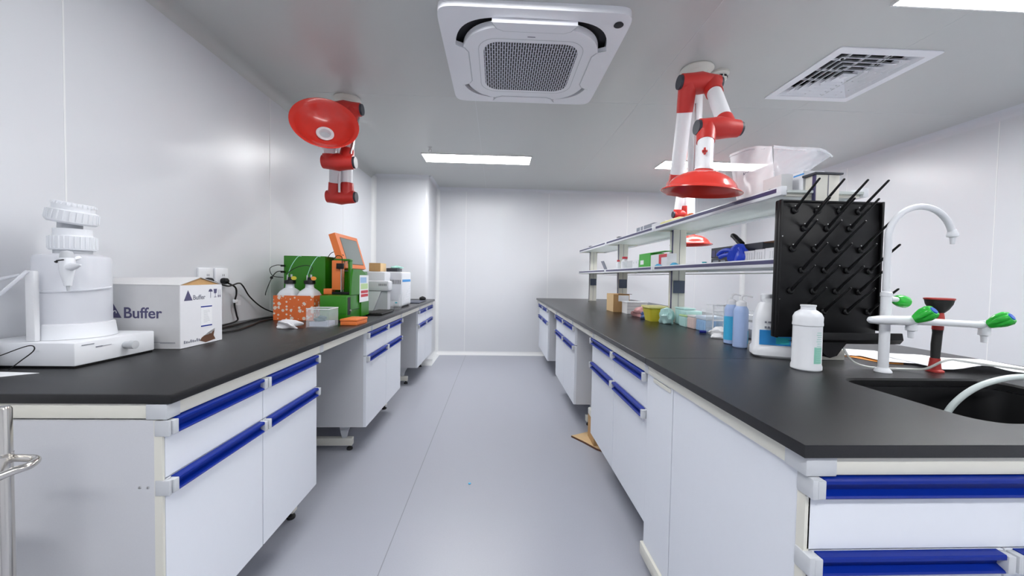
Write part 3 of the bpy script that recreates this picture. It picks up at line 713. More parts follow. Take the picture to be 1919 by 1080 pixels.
def valve(x, y, z, dirn, nozzle=True):
    v = ft.part('valve', MB().lathe([(0,.020),(.011,.018),(.0145,.010),(.0145,-.018),(.0150,-.020),(.0150,-.030),(.009,-.032),(.0075,-.055),(.005,-.056),(0,-.056)], (x,y,z), n=24), 'plastic')
    d = Vector(dirn).normalized(); p = V3(x,y,z)+d*.012; n_ = 24
    mb = MB(); prof = [(0,0),(.014,0),(.020,.016),(.0235,.030),(.0235,.048),(.018,.056),(0,.056)]
    mb.lathe(prof, p, d, n=24)
    for vtx in mb.b.verts:     # six lobes
        q = vtx.co-p; h_ = q.dot(d); r_ = q-d*h_
        if r_.length > .013:
            k = int(vtx.index) if vtx.index >= 0 else 0
    mb.b.verts.index_update()
    for vtx in mb.b.verts:
        q = vtx.co-p; h_ = q.dot(d); r_ = q-d*h_
        if h_ > .012 and r_.length > .015 and (vtx.index-1) % 4 in (0,): vtx.co = p+d*h_+r_*.82
    kb = ft.part('knob', mb, 'knob', parent=v, label='green fluted knob', smooth=50)
    ft.part('knob_disc', MB().lathe([(0,.056),(.012,.056),(.011,.0585),(0,.059)], p, d, n=20), 'bluedot', parent=v, label='blue disc on the knob')
    return v
valve(1.395, ya, 1.045, (.22, -.76, .62)); valve(1.655, ya, 1.032, (.26, -.76, .55))
v = ft.part('valve', MB().tube([(fx+.015,fy,1.118),(fx+.040,fy,1.116)], .009, 16), 'plastic')
d = V3(.9,.25,-.18).normalized()
ft.part('knob', MB().lathe([(0,0),(.013,0),(.019,.012),(.0215,.028),(.021,.046),(.016,.052),(0,.052)], (fx+.036,fy,1.116), d, n=18), 'knob', parent=v, label='green fluted knob')

# plunger standing behind the sink
qx, qy = 1.550, 1.264
t = Thing('plunger', 'red and black plunger standing upside down beside the faucet', 'plunger', (qx, qy, HB))
t.part('foot', MB().lathe([(0,0),(.024,0),(.024,.005),(.017,.010),(.0135,.048),(0,.048)], (qx,qy,HB+.0005)), 'plred')
t.part('handle', MB().tube([(qx,qy,.910),(qx+.001,qy,.96),(qx+.004,qy,1.00),(qx+.004,qy,1.012)], [.012,.0135,.013,.014], 16), 'rubber')
t.part('collar', MB().lathe([(0,0),(.015,0),(.015,.02),(.016,.035),(.0155,.045),(.013,.062),(0,.062)], (qx+.004,qy,1.012)), 'plred')
t.part('cup', MB().lathe([(0,0),(.015,0),(.025,.012),(.034,.030),(.037,.045),(.034,.045),(.028,.025),(0,.012)], (qx+.004,qy,1.072)), 'rubber', label='black rubber cup')
t.part('rim', MB().lathe([(.035,0),(.039,.001),(.039,.006),(.035,.007),(.033,.005),(.033,.002)], (qx+.004,qy,1.117)), 'plred')

# white bottle
bx, by = 1.098, 1.285
t = Thing('chemical_bottle', 'round white plastic bottle standing in front of the black drying rack', 'bottle', (bx, by, HB))
t.part('body', MB().lathe([(0,0),(.042,0),(.0455,.004),(.0455,.014),(.043,.022),(.0425,.155),(.0445,.157),(.0445,.163),(.0435,.170),(.044,.186),(.038,.200),(.027,.208),(.022,.211),(.0215,.221),(.0235,.223),(.0235,.228),(0,.229)], (bx,by,HB+.0005), n=48), 'plastic')
def arc_label(cx, cy, r, a0, a1, z0, z1, n=10):
    mb = MB(); a = [a0+(a1-a0)*i/n for i in range(n+1)]
    v = [(cx+r*math.cos(q), cy+r*math.sin(q), z0) for q in a]+[(cx+r*math.cos(q), cy+r*math.sin(q), z1) for q in a]
    return mb.tri(v, [(i, i+1, n+2+i, n+1+i) for i in range(n)])
L_ = t.part('label', arc_label(bx,by,.0432,math.radians(-102),math.radians(-62),HB+.028,HB+.085), 'mint', label='mint green label')
ln = MB()
for i in range(14):
    z = HB+.036+.0075*i; mb2 = arc_label(bx,by,.0435,math.radians(-94+(i%3)*2),math.radians(-68+(i*7%5)),z,z+.0022,6)
    tmp = bpy.data.meshes.new('x'); mb2.b.to_mesh(tmp); ln.b.from_mesh(tmp); bpy.data.meshes.remove(tmp)
t.part('label_lines', ln, 'foam', parent=L_)

# jerrycan with blue label
def jug(label, x, y, loc_rz=0):
    t = Thing('jerrycan', label, 'jerrycan', (x, y, HB), loc_rz, local=True)
    mb = MB(); secs = [(0,.072,.048),(.008,.080,.056),(.035,.080,.056),(.045,.074,.050),(.150,.073,.049),(.172,.070,.046),(.215,.042,.030),(.222,.028,.024),(.238,.024,.022)]
    rings = []
    for z, hx, hy in secs:
        rr = min(hx, hy)*.45; pts = rrect(-hx, hx, -hy, hy, rr, 4); off = -.0 if z < .19 else -.03*(z-.19)/.05
        rings.append([mb.b.verts.new((p[0]+off, p[1], z+.0005)) for p in pts])
    n = len(rings[0])
    for a_, b_ in zip(rings, rings[1:]):
        for i in range(n): mb.b.faces.new((a_[i], a_[(i+1)%n], b_[(i+1)%n], b_[i]))
    mb.b.faces.new(rings[0][::-1]); mb.b.faces.new(rings[-1])
    t.part('body', mb, 'plastic', smooth=40)
    t.part('cap', MB().lathe([(0,0),(.020,0),(.022,.003),(.022,.018),(.018,.021),(0,.021)], (-.03,0,.236)), 'plastic')
    t.part('handle', MB().tube(smooth_path([(.005,0,.228),(.05,0,.226),(.080,0,.200),(.084,0,.168)]), .010, 12), 'plastic')
    return t
j = jug('white jerrycan with a blue label, partly behind the drying rack', 1.147, 1.508, math.radians(-24))
lb = j.part('label', MB().box(-.062, .045, -.0522, -.0505, .052, .112), 'lblue', label='blue label', smooth=None)
lb.parent = j.o
j.part('label_teal', MB().box(-.005, .040, -.0530, -.0523, .058, .085), 'teal', parent=lb, smooth=None)
tx = MB()
for i, (x0_, x1_) in enumerate([(-.045,-.038),(-.034,-.018),(-.014,.0),(.004,.018)]): tx.box(x0_, x1_, -.0510, -.0500, .140, .147)
for i in range(9): tx.box(-.045+.0105*i, -.045+.0105*i+.0075, -.0514, -.0506, .118, .127)
j.part('printing', tx, 'inkg', smooth=None)

# two wash bottles
def washb(label, x, y, blue_side):
    t = Thing('wash_bottle', label, 'wash bottle', (x, y, HB), group='squeeze wash bottles')
    t.part('body', MB().lathe([(0,0),(.028,0),(.031,.004),(.031,.165),(.029,.178),(.022,.190),(.020,.196)], (x,y,HB+.0005)), 'liql' if blue_side is None else 'liq')
    t.part('fluid', MB().lathe([(0,0.002),(.0298,.004),(.0298,.145),(0,.145)], (x,y,HB+.0015)), 'liq')
    t.part('cap', MB().lathe([(.0,.218),(.010,.218),(.021,.210),(.0215,.192),(0,.192)], (x,y,HB)), 'bagw')
    t.part('spout', MB().tube(smooth_path([(x,y,HB+.214),(x+.002,y,HB+.235),(x+.014,y-.005,HB+.243),(x+.040,y-.02,HB+.236)]), [.0055]*17+[.0045]*8, 8), 'bagw')
    t.part('label', arc_label(x,y,.0316,math.radians(150 if blue_side else -60),math.radians(250 if blue_side else -20),HB+.02,HB+.135 if blue_side else HB+.08), 'lightcap', label='bright blue label')
    return t
washb('pale blue wash bottle standing a little behind its twin, blue label on the left', 1.152, 1.803, True)
washb('pale blue wash bottle nearest the viewer beside the jerrycan', 1.132, 1.700, False)

# ------------------------------------------------------------ papers and hoses on the island
def sheet(name, label, pts, z, m='paper', curl=None, cat='paper'):
    mb = MB(); mb.prism(pts, z, z+.0012, 'z'); return single(name, mb, m, label, cat, (pts[0][0], pts[0][1], z), smooth=None)
sheet('paper_sheet', 'white sheet lying on orange-edged papers beyond the faucet', [(1.52,1.60),(1.80,1.53),(1.80,1.30),(1.50,1.39)], HB+.0062)
sheet('folder', 'orange-edged folder under white papers beyond the faucet', [(1.46,1.52),(1.50,1.53),(1.66,1.46),(1.56,1.375),(1.50,1.385)], HB+.0005, 'olabel', cat='folder')
sheet('paper_sheet', 'white sheet at the far edge of the paper pile, behind the faucet column', [(1.45,1.72),(1.70,1.62),(1.66,1.43),(1.44,1.53)], HB+.0045)
mb = MB(); P = []
nx, ny = 12, 10
for i in range(nx+1):
    for k in range(ny+1):
        u_, v_ = i/nx, k/ny
        x = 1.58+.36*u_+.02*v_; y = 1.262+.24*v_-.06*u_
        z = HB+.0085+.020*math.exp(-((u_-.35)**2)/.03)*(1-.5*v_)
        P.append((x, y, z))
Fs = [(i*(ny+1)+k, (i+1)*(ny+1)+k, (i+1)*(ny+1)+k+1, i*(ny+1)+k+1) for i in range(nx) for k in range(ny)]
mb.tri(P, Fs); o = single('paper_sheet', mb, 'paper', 'rippled white sheet lying behind the plunger', 'paper', (1.75,1.35,HB+.008))
sol = o.modifiers.new('thickness', 'SOLIDIFY'); sol.thickness = .0008
hp = smooth_path([(1.375,1.12,.66),(1.378,1.10,.74),(1.40,1.085,.81),(1.45,1.07,.865),(1.53,1.06,.895),(1.62,1.05,.902),(1.74,1.05,.897),(1.86,1.02,.882),(1.99,.95,.876)])
single('hose', MB().tube(hp, .0085, 14), 'hose', 'thick milky hose curving out of the sink across the worktop', 'hose', (1.99,.95,.876))
hp = smooth_path([(1.290,1.345,.93),(1.30,1.335,.90),(1.315,1.32,.878),(1.34,1.30,.8695),(1.38,1.284,.8685),(1.44,1.275,.8688),(1.49,1.245,.876),(1.535,1.232,.905),(1.575,1.236,.912),(1.62,1.248,.906),(1.70,1.235,.896),(1.79,1.19,.888),(1.90,1.14,.873)])
single('drain_tube', MB().tube(hp, .0040, 10), 'hose2', 'thin clear drain tube running from the drying rack past the plunger', 'tube', (1.44,1.275,HB))

# ------------------------------------------------------------ things along the island under the shelf
def carton(name, label, cat, x0, x1, y0, y1, z0, h, m, tape=None, group=None, front=None, bev=.0015):
    T = Thing(name, label, cat, ((x0+x1)/2, (y0+y1)/2, z0), group=group)
    b = T.part('body', MB().box(x0, x1, y0, y1, z0+.0005, z0+h, bev), m, smooth=None)
    return T, b
T, b = carton('cardboard_box', 'brown cardboard box with a white label, farthest item on the island worktop', 'box', 1.075, 1.225, 3.43, 3.64, HB, .165, 'kraft')
T.part('side_face', MB().box(1.0740, 1.0750, 3.432, 3.638, HB+.002, HB+.163), 'kraftl', parent=b, smooth=None)
T.part('label', MB().box(1.12, 1.218, 3.4285, 3.4295, HB+.10, HB+.155), 'paper', label='white label', smooth=None)
T.part('open_flap', MB().box(1.12, 1.245, 3.425, 3.44, HB+.1652, HB+.169), 'kraftd', smooth=None)
T, b = carton('plastic_box', 'white lidded box stacked beside the brown cardboard box', 'box', 1.145, 1.325, 3.26, 3.40, HB, .104, 'carton')
for k in range(2): T.part('lid_line', MB().box(1.143, 1.327, 3.2585, 3.2595, HB+.04+.028*k, HB+.042+.028*k), 'inkg', parent=b, smooth=None)
T.part('rim', MB().box(1.141, 1.329, 3.256, 3.404, HB+.098, HB+.106, .001), 'plastic', parent=b)
def lump(c, s, seed, n=3, amp=.25):
    rnd = random.Random(seed); mb = MB(); bmesh.ops.create_icosphere(mb.b, subdivisions=n, radius=1)
    ph = [(rnd.uniform(2,6), rnd.uniform(2,6), rnd.uniform(2,6), rnd.uniform(0,6)) for _ in range(5)]
    for v in mb.b.verts:
        p = v.co.copy(); k = 1+amp*sum(math.sin(a*p.x+b_*p.y+c_*p.z+d_) for a, b_, c_, d_ in ph)/2.5 + rnd.uniform(-.03,.03)
        q = p*k; q.z = max(q.z, -.55)
        v.co = Vector((c[0]+q.x*s[0], c[1]+q.y*s[1], c[2]+(q.z+.55)*s[2]))
    return mb
single('plastic_bag', lump((1.185,3.06,HB+.001), (.055,.085,.046), 3), 'pinkbag', 'pink and clear plastic bag heap beside the white box', 'bag', (1.185,3.05,HB))
single('plastic_bag', lump((1.185,2.90,HB+.001), (.050,.042,.034), 4), 'bluebag', 'blue plastic bag heap against the yellow bin', 'bag', (1.185,2.90,HB))
t = Thing('waste_bin', 'small yellow plastic bin on the island worktop', 'bin', (1.176, 2.76, HB))
mb = MB(); rings = []
for z, hx, hy in ((0,.050,.060),(.098,.066,.078)):
    rings.append([mb.b.verts.new((1.176+p[0], 2.76+p[1], HB+.0005+z)) for p in rrect(-hx,hx,-hy,hy,.015,4)])
for z, hx, hy in ((.098,.063,.075),(.01,.047,.057)):
    rings.append([mb.b.verts.new((1.176+p[0], 2.76+p[1], HB+.0005+z)) for p in rrect(-hx,hx,-hy,hy,.013,4)])
n = len(rings[0])
for a_, b_ in zip(rings, rings[1:]):
    for i in range(n): mb.b.faces.new((a_[i], a_[(i+1)%n], b_[(i+1)%n], b_[i]))
mb.b.faces.new(rings[0][::-1]); mb.b.faces.new(rings[-1]); t.part('body', mb, 'yellow')
mb = MB(); mb.prism([(1.176+p[0], 2.76+p[1]) for p in rrect(-.074,.074,-.086,.086,.02,4)], HB+.099, HB+.112, 'z'); t.part('lid', mb, 'yellowl')
single('plastic_bag', lump((1.195,2.60,HB+.001), (.045,.055,.065), 5, amp=.3), M['aqua'], 'crumpled mint-green film bag in front of the yellow bin', 'bag', (1.205,2.60,HB))
# tip racks and boxes
def ribbed(name, label, cat, x0, x1, y0, y1, h, m, mlid, lid=.012, group=None):
    T = Thing(name, label, cat, ((x0+x1)/2,(y0+y1)/2,HB), group=group)
    T.part('body', MB().box(x0, x1, y0, y1, HB+.0005, HB+h, .004), m)
    rb = MB()
    for i in range(6):
        y = y0+(y1-y0)*(i+.5)/6; rb.box(x0-.002, x0, y-.004, y+.004, HB+.006, HB+h-.006)
    for i in range(5):
        x = x0+(x1-x0)*(i+.5)/5; rb.box(x-.005, x+.005, y0-.002, y0, HB+.006, HB+h-.006)
    T.part('ribs', rb, m)
    T.part('lid', MB().box(x0-.003, x1+.003, y0-.003, y1+.003, HB+h+.0005, HB+h+lid, .003), mlid)
    return T
ribbed('pipette_tip_box', 'tall aqua box of the row under the shelf, behind the green and pink ones', 'tip box', 1.265, 1.345, 2.50, 2.62, .105, 'aqua', 'aqua', group='tip boxes on the island')
T = ribbed('pipette_tip_box', 'pale green tip box with an aqua lid under the shelf', 'tip box', 1.232, 1.345, 2.405, 2.49, .066, 'aqua', 'lime', group='tip boxes on the island')
T.part('top_tray', MB().box(1.236, 1.345, 2.41, 2.487, HB+.0785, HB+.105, .004), 'aqua')
ribbed('pipette_tip_box', 'pale pink tip box between the green and light blue boxes', 'tip box', 1.236, 1.335, 2.305, 2.39, .072, 'pinkp', 'carton', group='tip boxes on the island')
T = ribbed('pipette_tip_box', 'light blue ribbed tip box with a milky lid', 'tip box', 1.238, 1.345, 2.175, 2.285, .070, 'bluep', 'icep', lid=.024, group='tip boxes on the island')
single('tube_cap', MB().tube([(1.178,2.135,HB+.010),(1.212,2.125,HB+.010)], [.009,.0085], 14), 'navy', 'dark blue cap lying by the light blue tip box', 'cap', (1.195,2.13,HB))
# acrylic drawer rack
T = Thing('acrylic_rack', 'clear acrylic rack with compartments between the tip boxes and the wash bottles', 'rack', (1.285, 2.11, HB))
f = MB()
for z in (.0, .05, .10, .135): f.box(1.2245, 1.35, 2.08, 2.15, HB+.0305+z, HB+.0330+z)
for x in (1.222, 1.284, 1.3505): f.box(x, x+.0025, 2.08, 2.15, HB+.001, HB+.17)
T.part('shelves', f, 'clear', smooth=None)
edg = MB()
for z in (.05, .10, .135): edg.box(1.225, 1.35, 2.076, 2.08, HB+.029+z, HB+.036+z)
for x in (1.221, 1.283, 1.350): edg.box(x, x+.0045, 2.076, 2.08, HB+.001, HB+.17)
T.part('front_edges', edg, 'plastic', smooth=None)
single('tissue_wad', lump((1.202,1.985,HB+.001), (.046,.042,.034), 8, amp=.3), 'tissue', 'crumpled white tissue in front of the acrylic rack', 'tissue', (1.202,1.985,HB))
# long clear case behind
T = Thing('clear_case', 'long grey-tinted clear case lying behind the acrylic rack', 'case', (1.47, 2.35, HB))
T.part('base', MB().box(1.36, 1.60, 1.95, 2.45, HB+.0005, HB+.05, .004), 'greyc')
T.part('lid', MB().box(1.36, 1.60, 1.95, 2.45, HB+.0505, HB+.125, .004), 'clear')

# ------------------------------------------------------------ shelf contents, lower
Z1 = 1.2505
t = Thing('tablet', 'grey tablet-like plate leaning on the far end of the lower shelf', 'tablet', (1.17, 3.97, Z1))
mb = MB(); mb.box(-.003, .003, -.05, .05, 0, .115, .001); mb.xform(Matrix.Translation((1.175,4.02,Z1+.001)) @ Matrix.Rotation(math.radians(-24), 4, 'Y')); t.part('plate', mb, 'greyc')
single('paper_sheet', MB().box(1.17,1.42,4.25,4.75,Z1+.0005,Z1+.012,.001), 'paper', 'pale papers on the far bay of the lower shelf', 'paper', (1.3,4.5,Z1))
def smallbottle(label, x, y, h, r, m, mc, z=Z1):
    t = Thing('reagent_bottle', label, 'bottle', (x,y,z), group='small bottles on the lower shelf')
    t.part('body', MB().lathe([(0,0),(r,0),(r,h*.65),(r*.5,h*.8),(r*.5,h*.85),(0,h*.85)], (x,y,z+.0005), n=20), m)
    t.part('cap', MB().lathe([(0,h*.85),(r*.72,h*.85),(r*.72,h),(0,h)], (x,y,z+.0008), n=20), mc)
smallbottle('small red and white bottle, leftmost of the pair on the lower shelf', 1.20, 3.70, .105, .020, 'plastic', 'redc')
smallbottle('square-shouldered bottle with a wide red cap on the lower shelf', 1.205, 3.53, .128, .034, 'plastic', 'redc')
T, b = carton('carton', 'grey and white small carton left of the green box on the lower shelf', 'box', 1.195, 1.29, 3.16, 3.44, Z1, .085, 'cartonf')
T.part('printing', MB().box(1.1940,1.1948,3.30,3.44,Z1+.004,Z1+.083).box(1.1938,1.1948,3.26,3.275,Z1+.055,Z1+.068).box(1.1938,1.1948,3.20,3.212,Z1+.055,Z1+.072), 'cap', parent=b, smooth=None)
T, b = carton('open_box', 'open bright green cardboard box on the lower shelf', 'box', 1.190, 1.30, 2.90, 3.13, Z1, .128, 'lightgreen')
T.part('label', MB().box(1.1890,1.1897,3.03,3.10,Z1+.04,Z1+.075), 'paper', label='white label', smooth=None)
T.part('flap', MB().box(1.195, 1.250, 2.66, 2.90, Z1+.1245, Z1+.128), 'lightgreen', smooth=None)
T, b = carton('carton', 'plain white carton standing under the green box flap', 'box', 1.192, 1.29, 2.75, 2.895, Z1, .108, 'cartonf')
T, b = carton('carton', 'white carton with red printed edges beside the shelf post', 'box', 1.185, 1.255, 2.60, 2.73, Z1, .105, 'cartonf')
T.part('red_edge', MB().box(1.1840,1.1847,2.69,2.73,Z1+.002,Z1+.103).box(1.1840,1.1847,2.60,2.69,Z1+.080,Z1+.103), 'redc', parent=b, label='red printed band', smooth=None)
for yy, lb in ((2.64, 'small blue wedge clip on the lower shelf, left of the post'), (2.40, 'small blue wedge clip on the lower shelf, right of the post')):
    mb = MB(); mb.prism([(yy-.05, Z1+.017), (yy+.05, Z1+.017), (yy+.012, Z1+.030), (yy-.008, Z1+.031)], 1.135, 1.150, 'x')
    single('blue_clip', mb, 'lightcap', lb, 'clip', (1.14, yy, Z1+.017), group='blue clips on the shelf edge', smooth=None)
T, b = carton('glove_box', 'black printed glove box lying flat at the bottom of the pair', 'glove box', 1.19, 1.31, 1.75, 2.06, Z1, .042, 'dcap', group='glove boxes on the lower shelf')
T.part('printing', text_mesh('AMMEX', .026, face_mtx((1.1895,1.845,Z1+.010),(0,-1,0),(0,0,1))), 'plastic', parent=b, smooth=None, label='white lettering')
T.part('printing', MB().box(1.1892,1.1898,1.93,1.97,Z1+.008,Z1+.030).box(1.1892,1.1898,1.99,2.04,Z1+.02,Z1+.03), 'greyc', parent=b, smooth=None)
T, b = carton('glove_box', 'black printed glove box on top of the pair with blue gloves spilling out', 'glove box', 1.195, 1.31, 1.66, 2.07, Z1+.043, .056, 'dcap', group='glove boxes on the lower shelf')
T.part('printing', text_mesh('AMMEX', .030, face_mtx((1.1945,1.965,Z1+.065),(0,-1,0),(0,0,1))), 'plastic', parent=b, smooth=None, label='white lettering')
T.part('printing', MB().box(1.1940,1.1948,2.03,2.06,Z1+.05,Z1+.085).box(1.1940,1.1948,1.985,2.02,Z1+.05,Z1+.085), 'ink', parent=b, smooth=None)
T.part('flap', MB().box(1.20,1.31,1.58,1.66,Z1+.094,Z1+.099), 'kraftd', smooth=None)
g = Thing('nitrile_gloves', 'blue rubber gloves spilling over the black glove boxes', 'gloves', (1.165, 1.83, Z1))
g.part('cuff', lump((1.165,1.785,Z1+.017), (.022,.055,.055), 11, amp=.28), 'gblue')
g.part('fingers', MB().tube(smooth_path([(1.165,1.83,Z1+.07),(1.16,1.87,Z1+.075),(1.158,1.91,Z1+.07),(1.158,1.94,Z1+.055)]), .011, 10).tube(smooth_path([(1.165,1.83,Z1+.05),(1.158,1.88,Z1+.05),(1.156,1.92,Z1+.042)]), .011, 10).tube(smooth_path([(1.17,1.80,Z1+.05),(1.158,1.76,Z1+.075),(1.158,1.745,Z1+.05)]), .012, 10), 'gblue')
single('black_glove_finger', MB().tube(smooth_path([(1.19,1.80,Z1+.100),(1.19,1.83,Z1+.122),(1.19,1.862,Z1+.145),(1.19,1.878,Z1+.150)]), [.014]*8+[.013]*8+[.012]*6+[.009,.006,.003], 12), 'black', 'black rubber finger sticking up from the glove boxes', 'glove', (1.19,1.80,Z1+.1))
for k, (y0, y1, hh) in enumerate(((1.665,1.745,.060),(1.60,1.662,.062),(1.52,1.597,.064))):
    T, b = carton('carton', ['small white carton touching the blue gloves', 'small white carton in the middle of the row by the drying rack', 'small white carton half hidden by the drying rack'][k], 'box', 1.16, 1.19, y0, y1, Z1, hh, 'cartonf', group='small white cartons on the lower shelf')
    pr = MB()
    for i in range(3): pr.box(1.1592,1.1598,y0+.015+.014*i,y0+.018+.014*i,Z1+.012,Z1+.05)
    T.part('printing', pr, 'cap', parent=b, smooth=None)
single('green_bottle_cap', MB().lathe([(0,0),(.012,0),(.012,.024),(0,.024)], (1.17,2.092,Z1+.001), n=14), 'teal', 'small green cap left of the glove boxes', 'cap', (1.17,2.092,Z1))
# ------------------------------------------------------------ shelf contents, upper
Z2 = 1.5385
T, b = carton('carton', 'grey striped flat carton at the far end of the upper shelf', 'box', 1.25, 1.34, 2.99, 3.37, Z2, .090, 'greyc')
pr = MB()
for i in range(2): pr.box(1.2490,1.2498,3.20+.07*i,3.215+.07*i,Z2+.002,Z2+.088)
T.part('white_gap', pr, 'plastic', parent=b, smooth=None)
T, b = carton('carton', 'long white carton with grey printing on the upper shelf', 'box', 1.225, 1.30, 2.735, 2.975, Z2, .07, 'cartonf')
pr = MB(); rnd = random.Random(3)
for i in range(14): y = 2.96-.015*i; h_ = rnd.uniform(.006,.016); pr.box(1.2240,1.2248,y-.008,y,Z2+.028,Z2+.028+h_)
T.part('printing', pr, 'greyc', parent=b, smooth=None)
single('plastic_tray', MB().box(1.17,1.255,2.42,2.70,Z2+.0005,Z2+.045,.01), 'yellowl', 'shallow pale yellow tray on the upper shelf', 'tray', (1.21,2.56,Z2))
single('glove_packet', lump((1.215,2.35,Z2+.001), (.035,.06,.03), 15), 'orange', 'orange packet beside the yellow tray on the upper shelf', 'packet', (1.215,2.35,Z2))
T, b = carton('carton', 'pale pink carton inside the clear bags on the upper shelf', 'box', 1.30, 1.40, 1.74, 1.93, Z2, .085, 'pinkp')
T, b = carton('carton', 'cream carton right of the pink one on the upper shelf', 'box', 1.185, 1.235, 1.55, 1.66, Z2, .085, 'carton')
T.part('printing', MB().box(1.1840,1.1848,1.61,1.622,Z2+.03,Z2+.036), 'inkg', parent=b, smooth=None)
T, b = carton('carton', 'white carton with blue lid line against the near shelf post', 'box', 1.262, 1.355, 1.530, 1.67, Z2, .095, 'cartonf')
T.part('lid_line', MB().box(1.2610,1.2618,1.525,1.58,Z2+.078,Z2+.084), 'lblue', parent=b, smooth=None)
def bagmesh(pts_bottom, pts_top, thick, seed, puff):
    # two-sided film pouch between a bottom line and a top line (world points)
    rnd = random.Random(seed); nu, nv = 16, 12; mb = MB(); rows = []
    bl = [Vector(p) for p in smooth_path(pts_bottom, 6)]; tl = [Vector(p) for p in smooth_path(pts_top, 6)]
    def samp(l, t): 
        i = t*(len(l)-1); a = int(min(i, len(l)-2)); return l[a].lerp(l[a+1], i-a)
    for side in (1, -1):
        g_ = []
        for i in range(nu+1):
            u_ = i/nu; col = []
            for k in range(nv+1):
                v_ = k/nv; p = samp(bl, u_).lerp(samp(tl, u_), v_)
                off = thick*math.sin(PI*min(1, u_*1.0))*(1-v_**2*.9)*puff + .004*math.sin(9*u_+5*v_+seed)+.003*math.sin(21*u_-13*v_)
                p = p+V3(0, 0, 0)+V3(-.75, -.66, 0)*off*side; col.append(mb.b.verts.new(p))
            g_.append(col)
        for i in range(nu):
            for k in range(nv): mb.b.faces.new((g_[i][k], g_[i+1][k], g_[i+1][k+1], g_[i][k+1]))
        rows.append(g_)
    return mb
b1 = Thing('plastic_bag', 'large milky zip bag standing on the upper shelf left of its neighbour', 'bag', (1.22, 1.95, Z2), group='clear zip bags on the upper shelf')
b1.part('film', bagmesh([(1.25,1.93,Z2+.002),(1.26,1.82,Z2+.002),(1.27,1.69,Z2+.002)], [(1.25,2.02,1.853),(1.26,1.87,1.845),(1.275,1.735,1.803)], .045, 2, 1), 'bagw', smooth=60)
b1.part('zip_strip', MB().tube([(1.245,2.015,1.841),(1.255,1.87,1.833),(1.265,1.77,1.803)], .003, 6), 'plastic')
b1.part('marker_squiggle', MB().tube([(1.205,1.83,1.69),(1.200,1.82,1.702),(1.200,1.815,1.690),(1.200,1.805,1.70),(1.200,1.79,1.694),(1.200,1.78,1.704)], .0009, 5), 'ink', label='dark handwritten squiggle')
b2 = Thing('plastic_bag', 'large clear zip bag leaning right on the upper shelf, above the white cartons', 'bag', (1.30, 1.62, Z2), group='clear zip bags on the upper shelf')
b2.part('film', bagmesh([(1.27,1.71,Z2+.11),(1.29,1.62,Z2+.105),(1.31,1.555,Z2+.105)], [(1.265,1.71,1.800),(1.285,1.604,1.755),(1.32,1.515,1.722),(1.37,1.515,1.697)], .030, 5, 1), 'bag', smooth=60)
b2.part('zip_strip', MB().tube(smooth_path([(1.262,1.705,1.786),(1.280,1.600,1.742),(1.317,1.512,1.710),(1.368,1.512,1.688)]), .003, 6), 'plastic')

# ------------------------------------------------------------ left bench: water dispenser
T = Thing('water_dispenser', 'white water purification unit with round translucent tank, leftmost on the left bench', 'water purifier', (-1.455, 1.355, HB))
cx, cy = -1.452, 1.355
ba = T.part('base', MB().box(-1.612, -1.307, 1.218, 1.492, HB+.006, .942, .004), 'plastic')
T.part('foot_skirt', MB().box(-1.606, -1.312, 1.222, 1.488, HB+.0005, HB+.006), 'black', smooth=None)
T.part('knob', MB().lathe([(0,0),(.0125,0),(.0125,.014),(.015,.018),(.0145,.034),(0,.036)], (-1.306,1.378,.909), (1,0,0), n=24), 'cap', parent=ba, label='grey dial knob')
T.part('slot', MB().box(-1.3065,-1.3055,1.238,1.275,.9305,.9325).box(-1.3065,-1.3055,1.28,1.30,.9175,.921).box(-1.3065,-1.3055,1.301,1.33,.919,.920), 'inkg', parent=ba, smooth=None)
T.part('tank_skirt', MB().lathe([(.104,0),(.098,.048),(.092,.05),(0,.05)], (cx,cy,.943), n=48), 'plastic')
tk = T.part('tank', MB().lathe([(0,.0),(.092,.0),(.092,.212),(.088,.222),(.070,.228),(.050,.230)], (cx,cy,.9935), n=48), 'tank')
T.part('level_hose', MB().tube([(cx+.0955*math.cos(a), cy+.0955*math.sin(a), 1.108-.010*math.cos(a-PI*1.5)) for a in [math.radians(190+10*i) for i in range(20)]], .004, 8), 'tank', parent=tk)
T.part('neck_ring', MB().lathe([(0,0),(.046,0),(.046,.012),(0,.012)], (cx,cy,1.224)), 'cap')
cap = MB().lathe([(0,0),(.054,0),(.056,.004),(.056,.046),(.046,.050),(.046,.072),(0,.072)], (cx,cy,1.236), n=48)
T.part('lower_cap', cap, 'plastic')
rb = MB()
for k in range(28):
    a = 2*PI*k/28; c_ = V3(cx+.0565*math.cos(a), cy+.0565*math.sin(a), 0); rb.tube([(c_.x,c_.y,1.241),(c_.x,c_.y,1.281)], .0022, 6)
T.part('cap_ribs', rb, 'plastic')
axd = V3(.17, .0, 1).normalized(); base = V3(cx-.004, cy, 1.328)
T.part('filter_neck', MB().tube([(cx-.01,cy,1.300),(cx-.008,cy,1.345)], .030, 20), 'cap')
T.part('upper_cap', MB().lathe([(0,0),(.056,0),(.062,.006),(.060,.042),(.051,.045),(.052,.062),(.048,.070),(0,.070)], base, axd, n=48), 'plastic')
rb = MB(); u_ = Vector((0,1,0)); v_ = axd.cross(u_)
for k in range(26):
    a = 2*PI*k/26; o_ = (u_*math.cos(a)+v_*math.sin(a))
    rb.tube([base+o_*.0625+axd*.010, base+o_*.0605+axd*.040], .0024, 6)
    rb.tube([base+o_*.0515+axd*.060, base+o_*.0505+axd*.068], .0030, 6)
T.part('upper_cap_ribs', rb, 'plastic')
